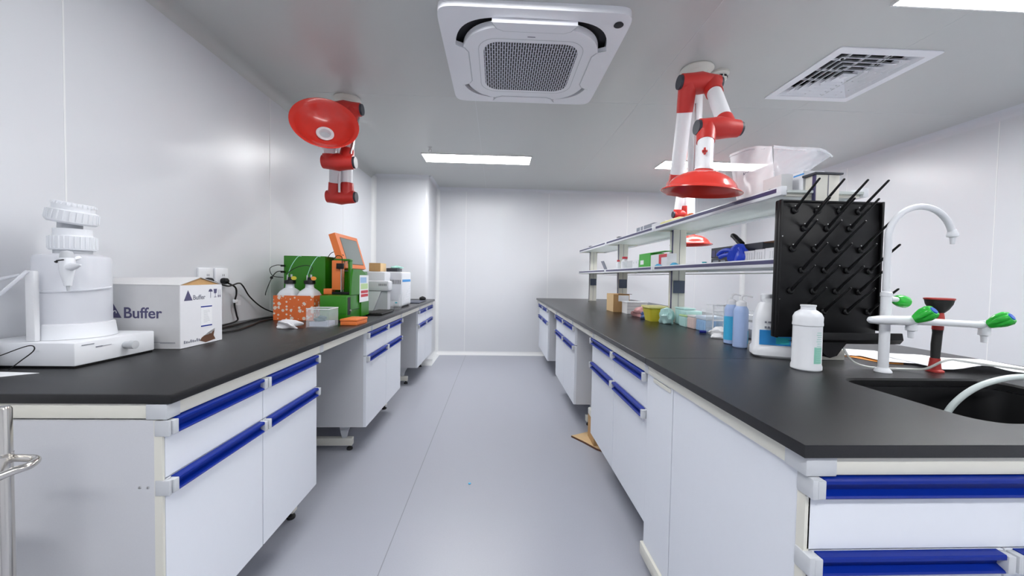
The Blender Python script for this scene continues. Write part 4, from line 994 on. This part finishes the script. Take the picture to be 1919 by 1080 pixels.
# dispensing gun on a side column
gx, gy = -1.372, 1.262
gn = T.part('dispensing_gun', MB().tube([(gx,gy,1.208),(gx,gy,1.196),(gx,gy,1.165),(gx+.001,gy,1.13),(gx+.002,gy,1.118)], [.017,.019,.0175,.011,.009], 20).tube([(gx+.006,gy-.002,1.178),(gx+.03,gy-.006,1.182),(gx+.052,gy-.010,1.186)], [.014,.010,.003], 14), 'plastic')
T.part('gun_top', MB().lathe([(0,.024),(.012,.020),(.016,.010),(.0165,0),(0,0)], (gx,gy,1.208)), 'cap', parent=gn)
T.part('gun_tip', MB().tube([(gx+.002,gy,1.120),(gx+.003,gy,1.102)], [.005,.004], 10), 'cap', parent=gn)
T.part('gun_ring', MB().tube([(gx-.012,gy-.018,1.198),(gx+.010,gy-.019,1.201)], .002, 6).lathe([(0,0),(.005,.003),(.005,.006),(0,.009)], (gx-.019,gy-.012,1.190), n=10), 'black', parent=gn, label='black trigger')
T.part('gun_bracket', MB().tube([(gx,gy+.002,1.20),(gx-.01,gy+.045,1.21)], .007, 10), 'plastic', parent=gn)
T.part('side_column', MB().box(-1.468,-1.440,1.232,1.248,.9425,1.165,.004), 'bagw')
T.part('side_hose', MB().tube(smooth_path([(-1.45,1.226,1.165),(-1.48,1.20,1.11),(-1.52,1.185,1.06),(-1.555,1.18,1.035),(-1.585,1.19,1.05),(-1.60,1.22,1.09),(-1.58,1.25,1.13),(-1.55,1.29,1.15)]), .005, 10), 'tank')
single('black_cable', MB().tube(smooth_path([(-1.56,1.165,.885),(-1.52,1.17,.893),(-1.47,1.175,.912),(-1.43,1.182,.930),(-1.405,1.188,.939),(-1.393,1.190,.935),(-1.395,1.188,.921),(-1.42,1.18,.895),(-1.45,1.175,.868)]), .0015, 8), 'black', 'thin black cable looped in front of the water purifier base', 'cable', (-1.45,1.175,HB))
single('control_box', MB().box(-1.612,-1.512,1.085,1.192,HB+.0005,.935,.003), 'notebook', 'dark grey box at the left edge beside the water purifier', 'box', (-1.55,1.14,HB))
T = Thing('leaflet', 'white printed leaflet lying at the near left corner of the left bench', 'leaflet', (-1.45, 1.12, HB))
mb = MB(); mb.prism([(-1.60,1.075),(-1.44,1.03),(-1.352,1.148),(-1.44,1.165),(-1.60,1.083+.082)], HB+.0003, HB+.0012, 'z')
mb = MB(); mb.prism([(-1.61,1.02),(-1.50,1.035),(-1.345,1.160),(-1.50,1.172),(-1.508,1.08),(-1.61,1.083)], HB+.0003, HB+.0013, 'z'); T.part('sheet', mb, 'paper', smooth=None)
mb = MB(); mb.prism([(-1.58,1.035),(-1.51,1.045),(-1.42,1.115),(-1.424,1.119),(-1.512,1.052),(-1.58,1.041)], HB+.0013, HB+.0017, 'z'); T.part('printed_line', mb, 'inkg', smooth=None)

# ------------------------------------------------------------ buffer carton
BX0, BX1, BY0, BY1, BH = -1.600, -1.244, 1.531, 1.758, .252
T = Thing('cardboard_carton', 'white shipping carton printed Buffer, with a torn corner, on the left bench', 'carton', (-1.42, 1.64, HB))
b = T.part('body', MB().box(BX0, BX1, BY0, BY1, HB+.0005, HB+BH, .002), 'carton', smooth=None)
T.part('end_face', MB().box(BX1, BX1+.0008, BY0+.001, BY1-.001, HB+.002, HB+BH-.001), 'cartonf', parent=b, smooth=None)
mb = MB(); zt = HB+BH
ym = (BY0+BY1)/2
mb.tri([(BX0,BY0,zt),(BX1,BY0,zt),(BX1-.004,ym,zt+.031),(BX0,ym,zt+.022), (BX0,BY0,zt+.002),(BX1,BY0,zt+.002),(BX1-.004,ym,zt+.033),(BX0,ym,zt+.024)], [(0,1,2,3),(4,7,6,5),(0,4,5,1),(1,5,6,2),(2,6,7,3),(3,7,4,0)])
T.part('flap', mb, 'carton', smooth=None, label='raised white lid flap')
mb = MB(); mb.tri([(BX0,BY1,zt),(BX1,BY1,zt),(BX1-.004,ym+.002,zt+.030),(BX0,ym+.002,zt+.021), (BX0,BY1,zt+.002),(BX1,BY1,zt+.002),(BX1-.004,ym+.002,zt+.032),(BX0,ym+.002,zt+.023)], [(0,1,2,3),(4,7,6,5),(0,4,5,1),(1,5,6,2),(2,6,7,3),(3,7,4,0)])
T.part('flap', mb, 'carton', smooth=None, label='raised white lid flap')
mb = MB(); mb.tri([(BX1-.006,BY0+.012,zt+.0005),(BX1-.006,BY1-.008,zt+.0005),(BX1-.010,ym,zt+.029)], [(0,1,2)]); mb.prism([(BY0+.02,zt+.0005),(BY1-.012,zt+.0005),(ym,zt+.026)], BX1-.12, BX1-.02, 'x')
T.part('inner_flap', mb, 'kraft', smooth=None, label='brown inner flap')
T.part('printing', text_mesh('Buffer', .060, face_mtx((-1.458,BY0-.0008,HB+.122),(1,0,0),(0,0,1)), bold=.0007), 'ink', parent=b, smooth=None, label='large dark lettering Buffer')
mb = MB(); mb.prism([(-1.530,HB+.122),(-1.464,HB+.122),(-1.497,HB+.182)], BY0-.0012, BY0-.0004, 'y'); T.part('triangle_logo', mb, 'ink', parent=b, smooth=None)
T.part('logo_curl', MB().tube([(-1.490+.008*math.cos(a*.8), BY0-.0016, HB+.140+.010*math.sin(a)) for a in [i*.35 for i in range(14)]], .0018, 6), 'carton', parent=b)
T.part('printing', MB().box(-1.40,-1.262,BY0-.0010,BY0-.0002,HB+.026,HB+.0275).box(-1.32,-1.262,BY0-.0010,BY0-.0002,HB+.0225,HB+.024), 'inkg', parent=b, smooth=None)
XF_ = BX1+.0012
T.part('printing', text_mesh('Buffer', .027, face_mtx((XF_,1.594,HB+.192),(0,1,0),(0,0,1)), ext=.0002, bold=.0004), 'inkg', parent=b, smooth=None, label='small lettering Buffer')
mb = MB(); mb.prism([(1.550,HB+.190),(1.592,HB+.190),(1.570,HB+.232)], XF_-.0003, XF_+.0003, 'x'); T.part('triangle_logo', mb, 'ink', parent=b, smooth=None)
ic = MB(); y0_ = 1.690
ic.prism([(y0_-.012,HB+.222),(y0_+.012,HB+.222),(y0_+.008,HB+.231),(y0_,HB+.234),(y0_-.008,HB+.231)], XF_, XF_+.0003, 'x'); ic.box(XF_,XF_+.0003,y0_-.0008,y0_+.0008,HB+.195,HB+.222)
y0_ = 1.717; ic.prism([(y0_-.010,HB+.233),(y0_+.010,HB+.233),(y0_+.007,HB+.214),(y0_-.007,HB+.214)], XF_, XF_+.0003, 'x'); ic.box(XF_,XF_+.0003,y0_-.0008,y0_+.0008,HB+.198,HB+.214).box(XF_,XF_+.0003,y0_-.007,y0_+.007,HB+.196,HB+.198)
for y0_ in (1.735, 1.745):
    ic.box(XF_,XF_+.0003,y0_-.0006,y0_+.0006,HB+.200,HB+.230); ic.prism([(y0_-.003,HB+.205),(y0_+.003,HB+.205),(y0_+.002,HB+.195),(y0_-.002,HB+.195)], XF_, XF_+.0003, 'x')
T.part('handling_symbols', ic, 'ink', parent=b, smooth=None, label='umbrella, glass and arrow symbols')
lb = T.part('label', MB().box(XF_-.0004,XF_+.0002,1.635,1.697,HB+.075,HB+.165), 'paper', label='white paper label', smooth=None)
T.part('label_band', MB().box(XF_+.0002,XF_+.0006,1.635,1.697,HB+.157,HB+.162).box(XF_+.0002,XF_+.0006,1.635,1.697,HB+.075,HB+.080), 'blue', parent=lb, smooth=None)
pr = MB()
for i in range(10): pr.box(XF_+.0002,XF_+.0005,1.650,1.670+(i*13%7)*.0025,HB+.092+.0055*i,HB+.0932+.0055*i)
T.part('label_text', pr, 'cap', parent=lb, smooth=None)
mb = MB(); mb.prism([(1.640,HB+.030),(1.668,HB+.043),(1.693,HB+.040),(1.712,HB+.058),(1.705,HB+.030),(1.716,HB+.012),(1.66,HB+.006),(1.628,HB+.018)], XF_, XF_+.0006, 'x'); T.part('torn_patch', mb, 'kraftd', parent=b, smooth=None, label='torn dark patch')
mb = MB(); mb.tri([(XF_+.002,1.650,HB+.036),(XF_+.012,1.665,HB+.052),(XF_+.010,1.700,HB+.062),(XF_+.002,1.708,HB+.052),(XF_+.001,1.675,HB+.038)], [(0,1,2,3,4)]); o = T.part('torn_paper', mb, 'carton', parent=b, smooth=None, label='curled strip of torn paper')
T.part('printing', text_mesh('MBMxxxxx', .020, face_mtx((XF_,1.548,HB+.020),(0,1,0),(0,0,1)), ext=.0002), 'inkg', parent=b, smooth=None) if False else None
pr = MB()
for i in range(9): pr.box(XF_,XF_+.0004,1.548+.0105*i,1.548+.0105*i+.007,HB+.018,HB+.030-(i%3)*.003)
T.part('printing', pr, 'inkg', parent=b, smooth=None)

# ------------------------------------------------------------ wall sockets, cables
def socket(label, y):
    t = Thing('wall_socket', label, 'socket', (XW, y, 1.14), group='wall sockets above the left bench')
    p = t.part('plate', MB().box(XW+.0005, XW+.013, y-.052, y+.052, 1.10, 1.192, .004), 'plastic')
    t.part('holes', MB().box(XW+.013,XW+.0135,y+.004,y+.007,1.145,1.158).box(XW+.013,XW+.0135,y+.016,y+.019,1.145,1.158), 'slot', parent=p, smooth=None)
    return t
socket('white wall socket just above the carton, left of the pair', 2.155); socket('white wall socket with black plug, right of the pair', 2.275)
XS = XW+.02
single('power_plug', MB().lathe([(0,0),(.017,0),(.019,.010),(.017,.028),(.008,.036),(0,.036)], (XW+.0135,2.275,1.118), (1,0,0), n=20), 'black', 'round black plug in the right-hand wall socket', 'plug', (XW+.0135,2.275,1.118), group='black plugs')
single('power_plug', MB().lathe([(0,0),(.017,0),(.019,.010),(.017,.028),(.008,.036),(0,.036)], (XW+.0135,2.155,1.120), (1,0,0), n=20), 'black', 'black plug in the left-hand wall socket behind the carton flap', 'plug', (XW+.0135,2.155,1.120), group='black plugs')
single('power_cable', MB().tube(smooth_path([(XS+.03,2.165,1.115),(XS+.05,2.24,1.09),(XS+.05,2.33,1.105),(XS+.03,2.40,1.085),(XS+.01,2.50,1.01),(XS+.02,2.62,.93),(XS+.05,2.74,.885),(XS+.10,2.86,.8705)]), .0042, 10), 'black', 'black cable slanting from the sockets down to the orange bottle basket', 'cable', (XS+.1,2.86,HB))
single('power_cable', MB().tube(smooth_path([(XS+.025,2.28,1.105),(XS+.03,2.33,1.08),(XS+.02,2.355,1.04),(XS+.01,2.352,.98),(XS+.01,2.37,.91),(XS+.02,2.36,.876),(XS+.06,2.20,.870),(XS+.10,2.02,.8695)]), .0048, 10), 'black', 'black cable with a white tag hanging straight down behind the carton', 'cable', (XS+.1,2.02,HB))
single('cable_tag', MB().box(XS+.004,XS+.018,2.345,2.375,.985,1.005,.002).box(XS+.010,XS+.012,2.365,2.405,.968,.998), 'plastic', 'white tag on the hanging black cable', 'tag', (XS+.01,2.36,.98))
single('power_cable', MB().tube(smooth_path([(-1.44,1.80,.8685),(-1.36,2.0,.8685),(-1.40,2.2,.8685),(-1.45,2.35,.869),(-1.46,2.44,.869),(-1.48,2.60,.869)]), .0045, 8), 'black', 'black cable lying across the worktop between the carton and the orange basket, nearer one', 'cable', (-1.42,2.2,HB))
single('power_cable', MB().tube(smooth_path([(-1.53,1.82,.8685),(-1.48,2.05,.8685),(-1.50,2.25,.8685),(-1.53,2.40,.8685),(-1.54,2.55,.8685),(-1.50,2.68,.8685)]), .0045, 8), 'black', 'black cable lying across the worktop between the carton and the orange basket, wall side', 'cable', (-1.5,2.25,HB))

# ------------------------------------------------------------ orange bottle basket
T = Thing('bottle_basket', 'orange perforated metal basket holding two bottles on the left bench', 'basket', (-1.32, 2.55, HB))
kx0, kx1, ky0, ky1 = -1.446, -1.188, 2.50, 2.665
w_ = MB(); 
w_.box(kx0,kx1,ky0,ky0+.003,HB+.001,HB+.162).box(kx0,kx1,ky1-.003,ky1,HB+.001,HB+.162).box(kx0,kx0+.003,ky0+.003,ky1-.003,HB+.001,HB+.162).box(kx1-.003,kx1,ky0+.003,ky1-.003,HB+.001,HB+.162).box(kx0+.003,kx1-.003,ky0+.003,ky1-.003,HB+.001,HB+.004)
T.part('walls', w_, 'dots', smooth=None)
def carboy(label, x, tagm):
    y = 2.583; t = Thing('solvent_bottle', label, 'bottle', (x,y,HB+.004), group='black-capped bottles in the orange basket')
    mb = MB(); rings = []
    for z, hx, hy, r in ((0,.054,.066,.015),(.150,.055,.068,.015),(.165,.053,.065,.018),(.183,.047,.055,.022),(.196,.037,.040,.026),(.205,.028,.028,.026),(.216,.026,.026,.0255),(.232,.026,.026,.0255)):
        rings.append([mb.b.verts.new((x+p[0], y+p[1], HB+.0045+z)) for p in rrect(-hx,hx,-hy,hy,r,5)])
    n = len(rings[0])
    for a_, b_ in zip(rings, rings[1:]):
        for i in range(n): mb.b.faces.new((a_[i], a_[(i+1)%n], b_[(i+1)%n], b_[i]))
    mb.b.faces.new(rings[0][::-1]); mb.b.faces.new(rings[-1])
    t.part('body', mb, 'plastic2', smooth=40)
    c = t.part('cap', MB().lathe([(0,.045),(.012,.045),(.014,.026),(.033,.024),(.035,.020),(.035,0),(0,0)], (x,y,HB+.237), n=32), 'black')
    t.part('fitting', MB().tube([(x-.016,y,HB+.262),(x-.016,y,HB+.295)], .005, 10).tube([(x+.010,y,HB+.275),(x+.010,y,HB+.30)], .006, 10), 'cap', parent=c)
    t.part('tag', MB().lathe([(0,0),(.013,0),(.013,.002),(0,.002)], (x+.036,y-.02,HB+.275), (.2,-1,0), n=16, sx=1, sy=1.3), tagm, parent=c)
    t.part('tubing', MB().tube(smooth_path([(x-.016,y,HB+.29),(x+.0,y+.02,HB+.36),(x+.02,y+.06,HB+.42),(x+.03,y+.088,HB+.425)]), .0020, 6), 'foam', parent=c)
carboy('left bottle in the orange basket with a yellow tag on its cap', -1.384, 'yellow'); carboy('right bottle in the orange basket with an orange tag on its cap', -1.255, 'olabel')

# ------------------------------------------------------------ green analyser
T = Thing('protein_purifier', 'green bench instrument with an orange pump tower on the left bench', 'laboratory instrument', (-1.2, 2.75, HB))
T.part('rear_cabinet', MB().box(-1.49, -1.205, 2.70, 3.05, HB+.0005, 1.293, .004), 'green', label='tall green cabinet')
T.part('side_spine', MB().box(-1.203, -1.10, 2.82, 3.05, HB+.0005, 1.285, .003), 'dgreen', label='deep green recess panel')
fb = T.part('front_block', MB().box(-1.130, -.962, 2.455, 2.70, HB+.012, 1.031, .004), 'green')
T.part('front_groove', MB().box(-1.132,-.960,2.4535,2.4545,.915,.918), 'dgreen', parent=fb, smooth=None)
T.part('drawer_recess', MB().box(-.9625,-.9605,2.475,2.520,.905,1.02).box(-.9625,-.9605,2.52,2.68,.932,.935), 'slot', parent=fb, smooth=None)
T.part('steel_button', MB().lathe([(0,0),(.007,0),(.006,.008),(0,.008)], (-.9605,2.512,.932), (1,0,0), n=14), 'steel', parent=fb)
T.part('base_foot', MB().box(-1.12,-.975,2.465,2.84,HB+.0005,HB+.0115), 'black', smooth=None)
mb = MB(); arcv = [(2.86,HB+.012),(2.86,1.10)]+[(2.862-.33*(1-math.cos(a))*1.0, 1.10+.105*math.sin(a)) for a in [PI/2*i/8 for i in range(1,9)]]
poly0 = [(2.702,HB+.012),(2.858,HB+.012),(2.858,1.06)]+[(2.858-.19*(1-math.cos(a)), 1.06+.145*math.sin(a)) for a in [PI/2*i/8 for i in range(1,9)]]+[(2.55,1.205),(2.53,1.15),(2.52,1.09),(2.515,1.033),(2.702,1.033)]
mb.prism(poly0, -.966, -.955, 'x'); T.part('side_body', MB().box(-1.095,-.9665,2.702,2.858,HB+.012,1.19,.003), 'green')
T.part('curved_side', mb, 'green', smooth=None, label='curved green side housing')
pan = T.part('label_panel', MB().box(-.9548,-.9535,2.665,2.845,.975,1.165,.0), 'paper', label='white panel with coloured bands', smooth=None)
T.part('blue_band', MB().box(-.9534,-.953,2.675,2.80,1.110,1.150), 'bluep', parent=pan, smooth=None)
T.part('green_band', MB().box(-.9534,-.953,2.685,2.83,1.065,1.105), 'lime', parent=pan, smooth=None)
T.part('red_band', MB().box(-.9534,-.953,2.69,2.835,1.036,1.056).box(-.9534,-.953,2.69,2.835,1.010,1.030), 'redc', parent=pan, smooth=None)
T.part('front_panel', MB().box(-1.12,-1.098,2.70,2.86,1.031,1.272,.003), 'dgreen')
pm = T.part('pump_tower', MB().box(-1.118,-1.055,2.602,2.66,1.062,1.262,.003), 'orange', label='orange syringe pump tower')
T.part('pump_foot', MB().box(-1.172,-1.117,2.60,2.66,1.032,1.070,.003), 'orange', label='orange block')
T.part('pump_base', MB().box(-1.116,-1.00,2.60,2.66,1.032,1.048,.002), 'black')
T.part('pump_clamp', MB().box(-1.082,-1.034,2.585,2.601,1.205,1.243,.003), 'black', parent=pm, label='black clamp')
T.part('syringe', MB().tube([(-1.052,2.595,1.05),(-1.052,2.595,1.205)], .0035, 8).tube([(-1.040,2.595,1.05),(-1.040,2.595,1.205)], .0012, 6), 'steel', parent=pm)
T.part('top_rail', MB().box(-1.12,-1.015,2.64,2.70,1.262,1.275,.002), 'green')
T.part('right_plate', MB().box(-1.032,-1.016,2.66,2.70,1.032,1.262,.002), 'green')
tb_ = MB(); tb_.tube(smooth_path([(-1.19,2.70,1.28),(-1.16,2.69,1.315),(-1.12,2.69,1.325),(-1.07,2.68,1.30)]), .0025, 8)
T.part('tubing', tb_, 'black', label='thin black tubing'); tb_ = MB(); tb_.tube(smooth_path([(-1.13,2.66,1.27),(-1.09,2.62,1.295),(-1.05,2.60,1.285),(-1.045,2.59,1.245)]), .0025, 8)
T.part('tubing', tb_, 'black', label='thin black tubing'); tb_ = MB(); tb_.tube(smooth_path([(-1.40,2.57,1.165),(-1.36,2.60,1.205),(-1.30,2.62,1.225),(-1.25,2.61,1.21),(-1.255,2.58,1.17)]), .0025, 8)
T.part('tubing', tb_, 'black', label='thin black tubing')
tb_ = MB()
tb_.tube(smooth_path([(-1.492,2.72,1.22),(-1.53,2.69,1.225),(-1.56,2.66,1.20),(-1.54,2.66,1.15),(-1.492,2.70,1.14)]), .0025, 8)
tb_.tube(smooth_path([(-1.492,2.72,1.18),(-1.52,2.68,1.18),(-1.545,2.66,1.14),(-1.56,2.62,1.05),(-1.555,2.60,1.02)]), .003, 8)
tb_.box(-1.50,-1.478,2.68,2.70,1.215,1.228).box(-1.50,-1.478,2.68,2.70,1.172,1.186).lathe([(0,0),(.009,.006),(.009,.018),(0,.024)], (-1.549,2.66,1.125), n=10)
T.part('rear_cables', tb_, 'black', label='black cables plugged into the rear')
# monitor (leans back)
mo = T.part('monitor_arm', MB().box(-1.10,-1.075,2.82,2.88,1.20,1.245), 'dgreen')
P0 = V3(-1.048,2.665,1.213); P1 = V3(-1.048,3.065,1.213); P2 = V3(-1.130,3.09,1.458); P3 = V3(-1.130,2.675,1.458)
n_ = (P1-P0).cross(P3-P0).normalized()
if n_.x < 0: n_ = -n_
def slab(a, b, c, d, n, t):
    vs = [a,b,c,d,a-n*t,b-n*t,c-n*t,d-n*t]
    return MB().tri([tuple(v) for v in vs], [(0,1,2,3),(4,7,6,5),(0,4,5,1),(1,5,6,2),(2,6,7,3),(3,7,4,0)])
mon = T.part('monitor', slab(P0,P1,P2,P3,n_,.045), 'orange', smooth=None, label='orange tilted touch monitor')
def inner(u, v): return P0.lerp(P1,u).lerp(P3.lerp(P2,u), v)
q = [inner(.16,.13),inner(.91,.13),inner(.91,.88),inner(.16,.88)]
q2 = [inner(.145,.115),inner(.925,.115),inner(.925,.895),inner(.145,.895)]
T.part('bezel', slab(*[p+n_*.0006 for p in q2], n_, .0004), 'kraftd', parent=mon, smooth=None)
T.part('screen', slab(*[p+n_*.0014 for p in q], n_, .0006), 'screen', parent=mon, smooth=None, label='grey switched-off screen')

# things in front of it
single('plastic_bag', lump((-1.165,2.155,HB+.001), (.060,.045,.030), 21, n=4, amp=.25), 'bagw', 'crumpled clear bag lying in front of the orange basket', 'bag', (-1.135,2.17,HB))
T = Thing('clear_box', 'clear square plastic box with dark contents in front of the green machine', 'box', (-1.0, 2.25, HB))
cbx = MB(); x0,x1,y0,y1 = -1.082,-.955,2.185,2.315
for a_ in ((x0,x1,y0,y0+.003),(x0,x1,y1-.003,y1),(x0,x0+.003,y0,y1),(x1-.003,x1,y0,y1)): cbx.box(*a_, HB+.0005, HB+.105)
cbx.box(x0,x1,y0,y1,HB+.0005,HB+.004)
T.part('walls', cbx, 'clear', smooth=None)
rim = MB(); loop_band(rim, rrect(x0-.002,x1+.002,y0-.002,y1+.002,.006,4), rrect(x0+.003,x1-.003,y0+.003,y1-.003,.004,4), HB+.103, HB+.108); T.part('rim', rim, 'bagw')
M['dteal'] = mat('dark_teal_contents', (.03, .10, .12), .5)
T.part('contents', lump((-1.030,2.25,HB+.031), (.030,.036,.018), 31), 'dteal', label='dark teal contents')
T.part('contents', MB().box(-1.07,-.968,2.20,2.30,HB+.0045,HB+.03), 'liql', smooth=None)
T = Thing('orange_case', 'flat orange lidded case lying at the bench edge before the green machine', 'case', (-.88, 2.36, HB), math.radians(-4), local=True)
T.part('body', MB().box(-.05,.05,-.070,.085,.0005,.024,.003), 'orange'); T.part('lid', MB().box(-.052,.052,-.072,.087,.0245,.038,.003), 'orange')
T = Thing('keyboard', 'black keyboard lying beyond the green machine at the bench edge', 'keyboard', (-.91, 2.99, HB))
T.part('body', MB().box(-.985,-.86,2.87,3.18,HB+.0005,HB+.015,.004), 'black')
ks = MB()
for i in range(5):
    for k in range(15): ks.box(-.978+.0228*i,-.978+.0228*i+.018,2.877+.0198*k,2.877+.0198*k+.0165,HB+.015,HB+.0195)
T.part('keys', ks, 'rubber', smooth=None)
single('black_cable', MB().tube(smooth_path([(-.95,3.19,HB+.006),(-.96,3.205,HB+.006),(-.91,3.22,HB+.005),(-.88,3.26,HB+.005),(-.90,3.31,HB+.005),(-.96,3.34,HB+.005)]), .0025, 8), 'black', 'black cable coiled behind the keyboard', 'cable', (-.9,3.22,HB))

# ------------------------------------------------------------ white instruments
T = Thing('white_analyser', 'large white instrument with a blue stripe near the far end of the left bench', 'laboratory instrument', (-1.1, 3.72, HB))
wb = T.part('housing', MB().box(-1.32,-.885,3.545,3.925,HB+.012,1.200,.015,4), 'plastic2')
T.part('feet', MB().box(-1.30,-1.25,3.56,3.9,HB+.0005,HB+.0125).box(-.95,-.90,3.56,3.9,HB+.0005,HB+.0125), 'black', smooth=None)
T.part('blue_stripe', MB().box(-.8850,-.8840,3.575,3.90,1.105,1.128), 'lblue', parent=wb, label='blue stripe', smooth=None)
mb = MB(); mb.prism([(3.60,HB+.035),(3.905,HB+.035),(3.905,1.085)], -.8850, -.8838, 'x'); T.part('perforated_corner', mb, 'speck', parent=wb, label='dotted corner pattern', smooth=None)
vs_ = MB()
for i in range(9): vs_.box(-1.00+.0125*i,-.995+.0125*i,3.5435,3.5445,1.085,1.125)
T.part('vent_slots', vs_, 'slot', parent=wb, smooth=None)
T = Thing('white_module', 'smaller white module with a sloped grey front before the large white instrument', 'laboratory instrument', (-1.0, 3.38, HB))
mb = MB(); mb.box(-1.30,-.985,3.36,3.535,HB+.0005,1.192,.008); T.part('housing', mb, 'plastic2')
fr_ = T.part('front_cover', MB().box(-1.16,-.918,3.24,3.358,1.03,1.118,.012,3), 'plastic2')
vs_ = MB()
for i in range(7): vs_.box(-1.00+.010*i,-.996+.010*i,3.2385,3.2395,1.075,1.095)
T.part('vent_slots', vs_, 'slot', parent=fr_, smooth=None)
mb = MB(); mb.prism([(-1.16,HB+.0005),(-1.05,HB+.0005),(-.985,1.029),(-1.16,1.029)], 3.25, 3.358, 'y'); T.part('sloped_side', mb, 'plastic', smooth=None)
mb = MB(); mb.prism([(-1.048,HB+.0005),(-.935,HB+.0005),(-.935,1.028),(-.983,1.028)], 3.27, 3.358, 'y'); T.part('grey_recess', mb, 'cap', smooth=None, label='grey sloped recess')
T = Thing('acrylic_tray', 'small clear acrylic tray standing against the large white instrument', 'tray', (-.90, 3.46, HB))
T.part('walls', MB().box(-.955,-.872,3.40,3.404,HB+.0005,HB+.075).box(-.955,-.951,3.404,3.50,HB+.0005,HB+.075).box(-.876,-.872,3.404,3.50,HB+.0005,HB+.13), 'clear', smooth=None)
T.part('sticker', MB().box(-.905,-.885,3.3985,3.3995,HB+.055,HB+.065), 'teal', smooth=None)
T, b = carton('cardboard_box', 'brown cardboard box on top of the white instruments', 'box', -1.19, -1.085, 3.56, 3.74, 1.2005, .078, 'kraft')
T.part('side_face', MB().box(-1.0850,-1.0842,3.562,3.738,1.203,1.277), 'kraftl', parent=b, smooth=None)
T = Thing('glove_box', 'teal and dark tissue or glove box on top of the white instrument', 'glove box', (-1.0, 3.75, 1.2005))
T.part('body', MB().box(-1.06,-.955,3.66,3.84,1.2005,1.235,.003), 'dcap')
T.part('contents', lump((-.975,3.72,1.2355), (.055,.06,.014), 41), 'foam', label='teal contents spilling out')
T = Thing('mouse_pad', 'dark mouse pad at the far end of the left bench', 'mouse pad', (-.93, 4.4, HB))
T.part('pad', MB().box(-1.09,-.845,4.15,4.58,HB+.0005,HB+.008,.002), 'notebook')
T = Thing('computer_mouse', 'black scanner-like mouse on a stand beyond the mouse pad', 'mouse', (-.93, 4.72, HB))
T.part('body', lump((-.925,4.75,HB+.001), (.040,.055,.028), 51, amp=.05), 'black')
T.part('cable', MB().tube(smooth_path([(-.965,4.72,HB+.012),(-1.05,4.68,HB+.006),(-1.12,4.5,HB+.005),(-1.14,4.3,HB+.005)]), .0025, 8), 'black')

# ------------------------------------------------------------ steel trolley at the left edge
T = Thing('steel_trolley', 'stainless steel trolley post and handle loop at the far left edge', 'trolley', (-1.2, .65, 0))
TX, TY, TZ = -1.000, .80, .890
for x, y in ((TX, TY), (TX, .36), (-1.50, TY), (-1.50, .36)):
    p = T.part('post', MB().tube([(x,y,.09),(x,y,TZ-.006),(x,y,TZ)], [.0125,.0125,.010], 24), 'chrome')
    T.part('collar', MB().tube([(x,y,.788),(x,y,.794)], .0135, 24), 'chrome', parent=p)
    T.part('castor', MB().lathe([(0,-.012),(.036,-.012),(.038,0),(.036,.012),(0,.012)], (x,y,.040), (1,0,0), n=24).tube([(x,y,.075),(x,y,.092)], .012, 12), 'rubber', parent=p)
T.part('shelf', MB().box(-1.515,TX-.02,.37,TY-.015,.70,.712), 'chrome'); T.part('shelf', MB().box(-1.515,TX-.02,.37,TY-.015,.22,.232), 'chrome')
T.part('handle_loop', MB().tube(smooth_path([(TX,TY+.008,.780),(TX+.03,TY+.008,.780),(TX+.058,TY+.004,.779),(TX+.070,TY-.018,.777),(TX+.058,TY-.040,.774),(TX+.02,TY-.085,.756),(TX+.0,TY-.12,.754),(TX-.0,TY-.43,.752)]), .0075, 14), 'chrome')
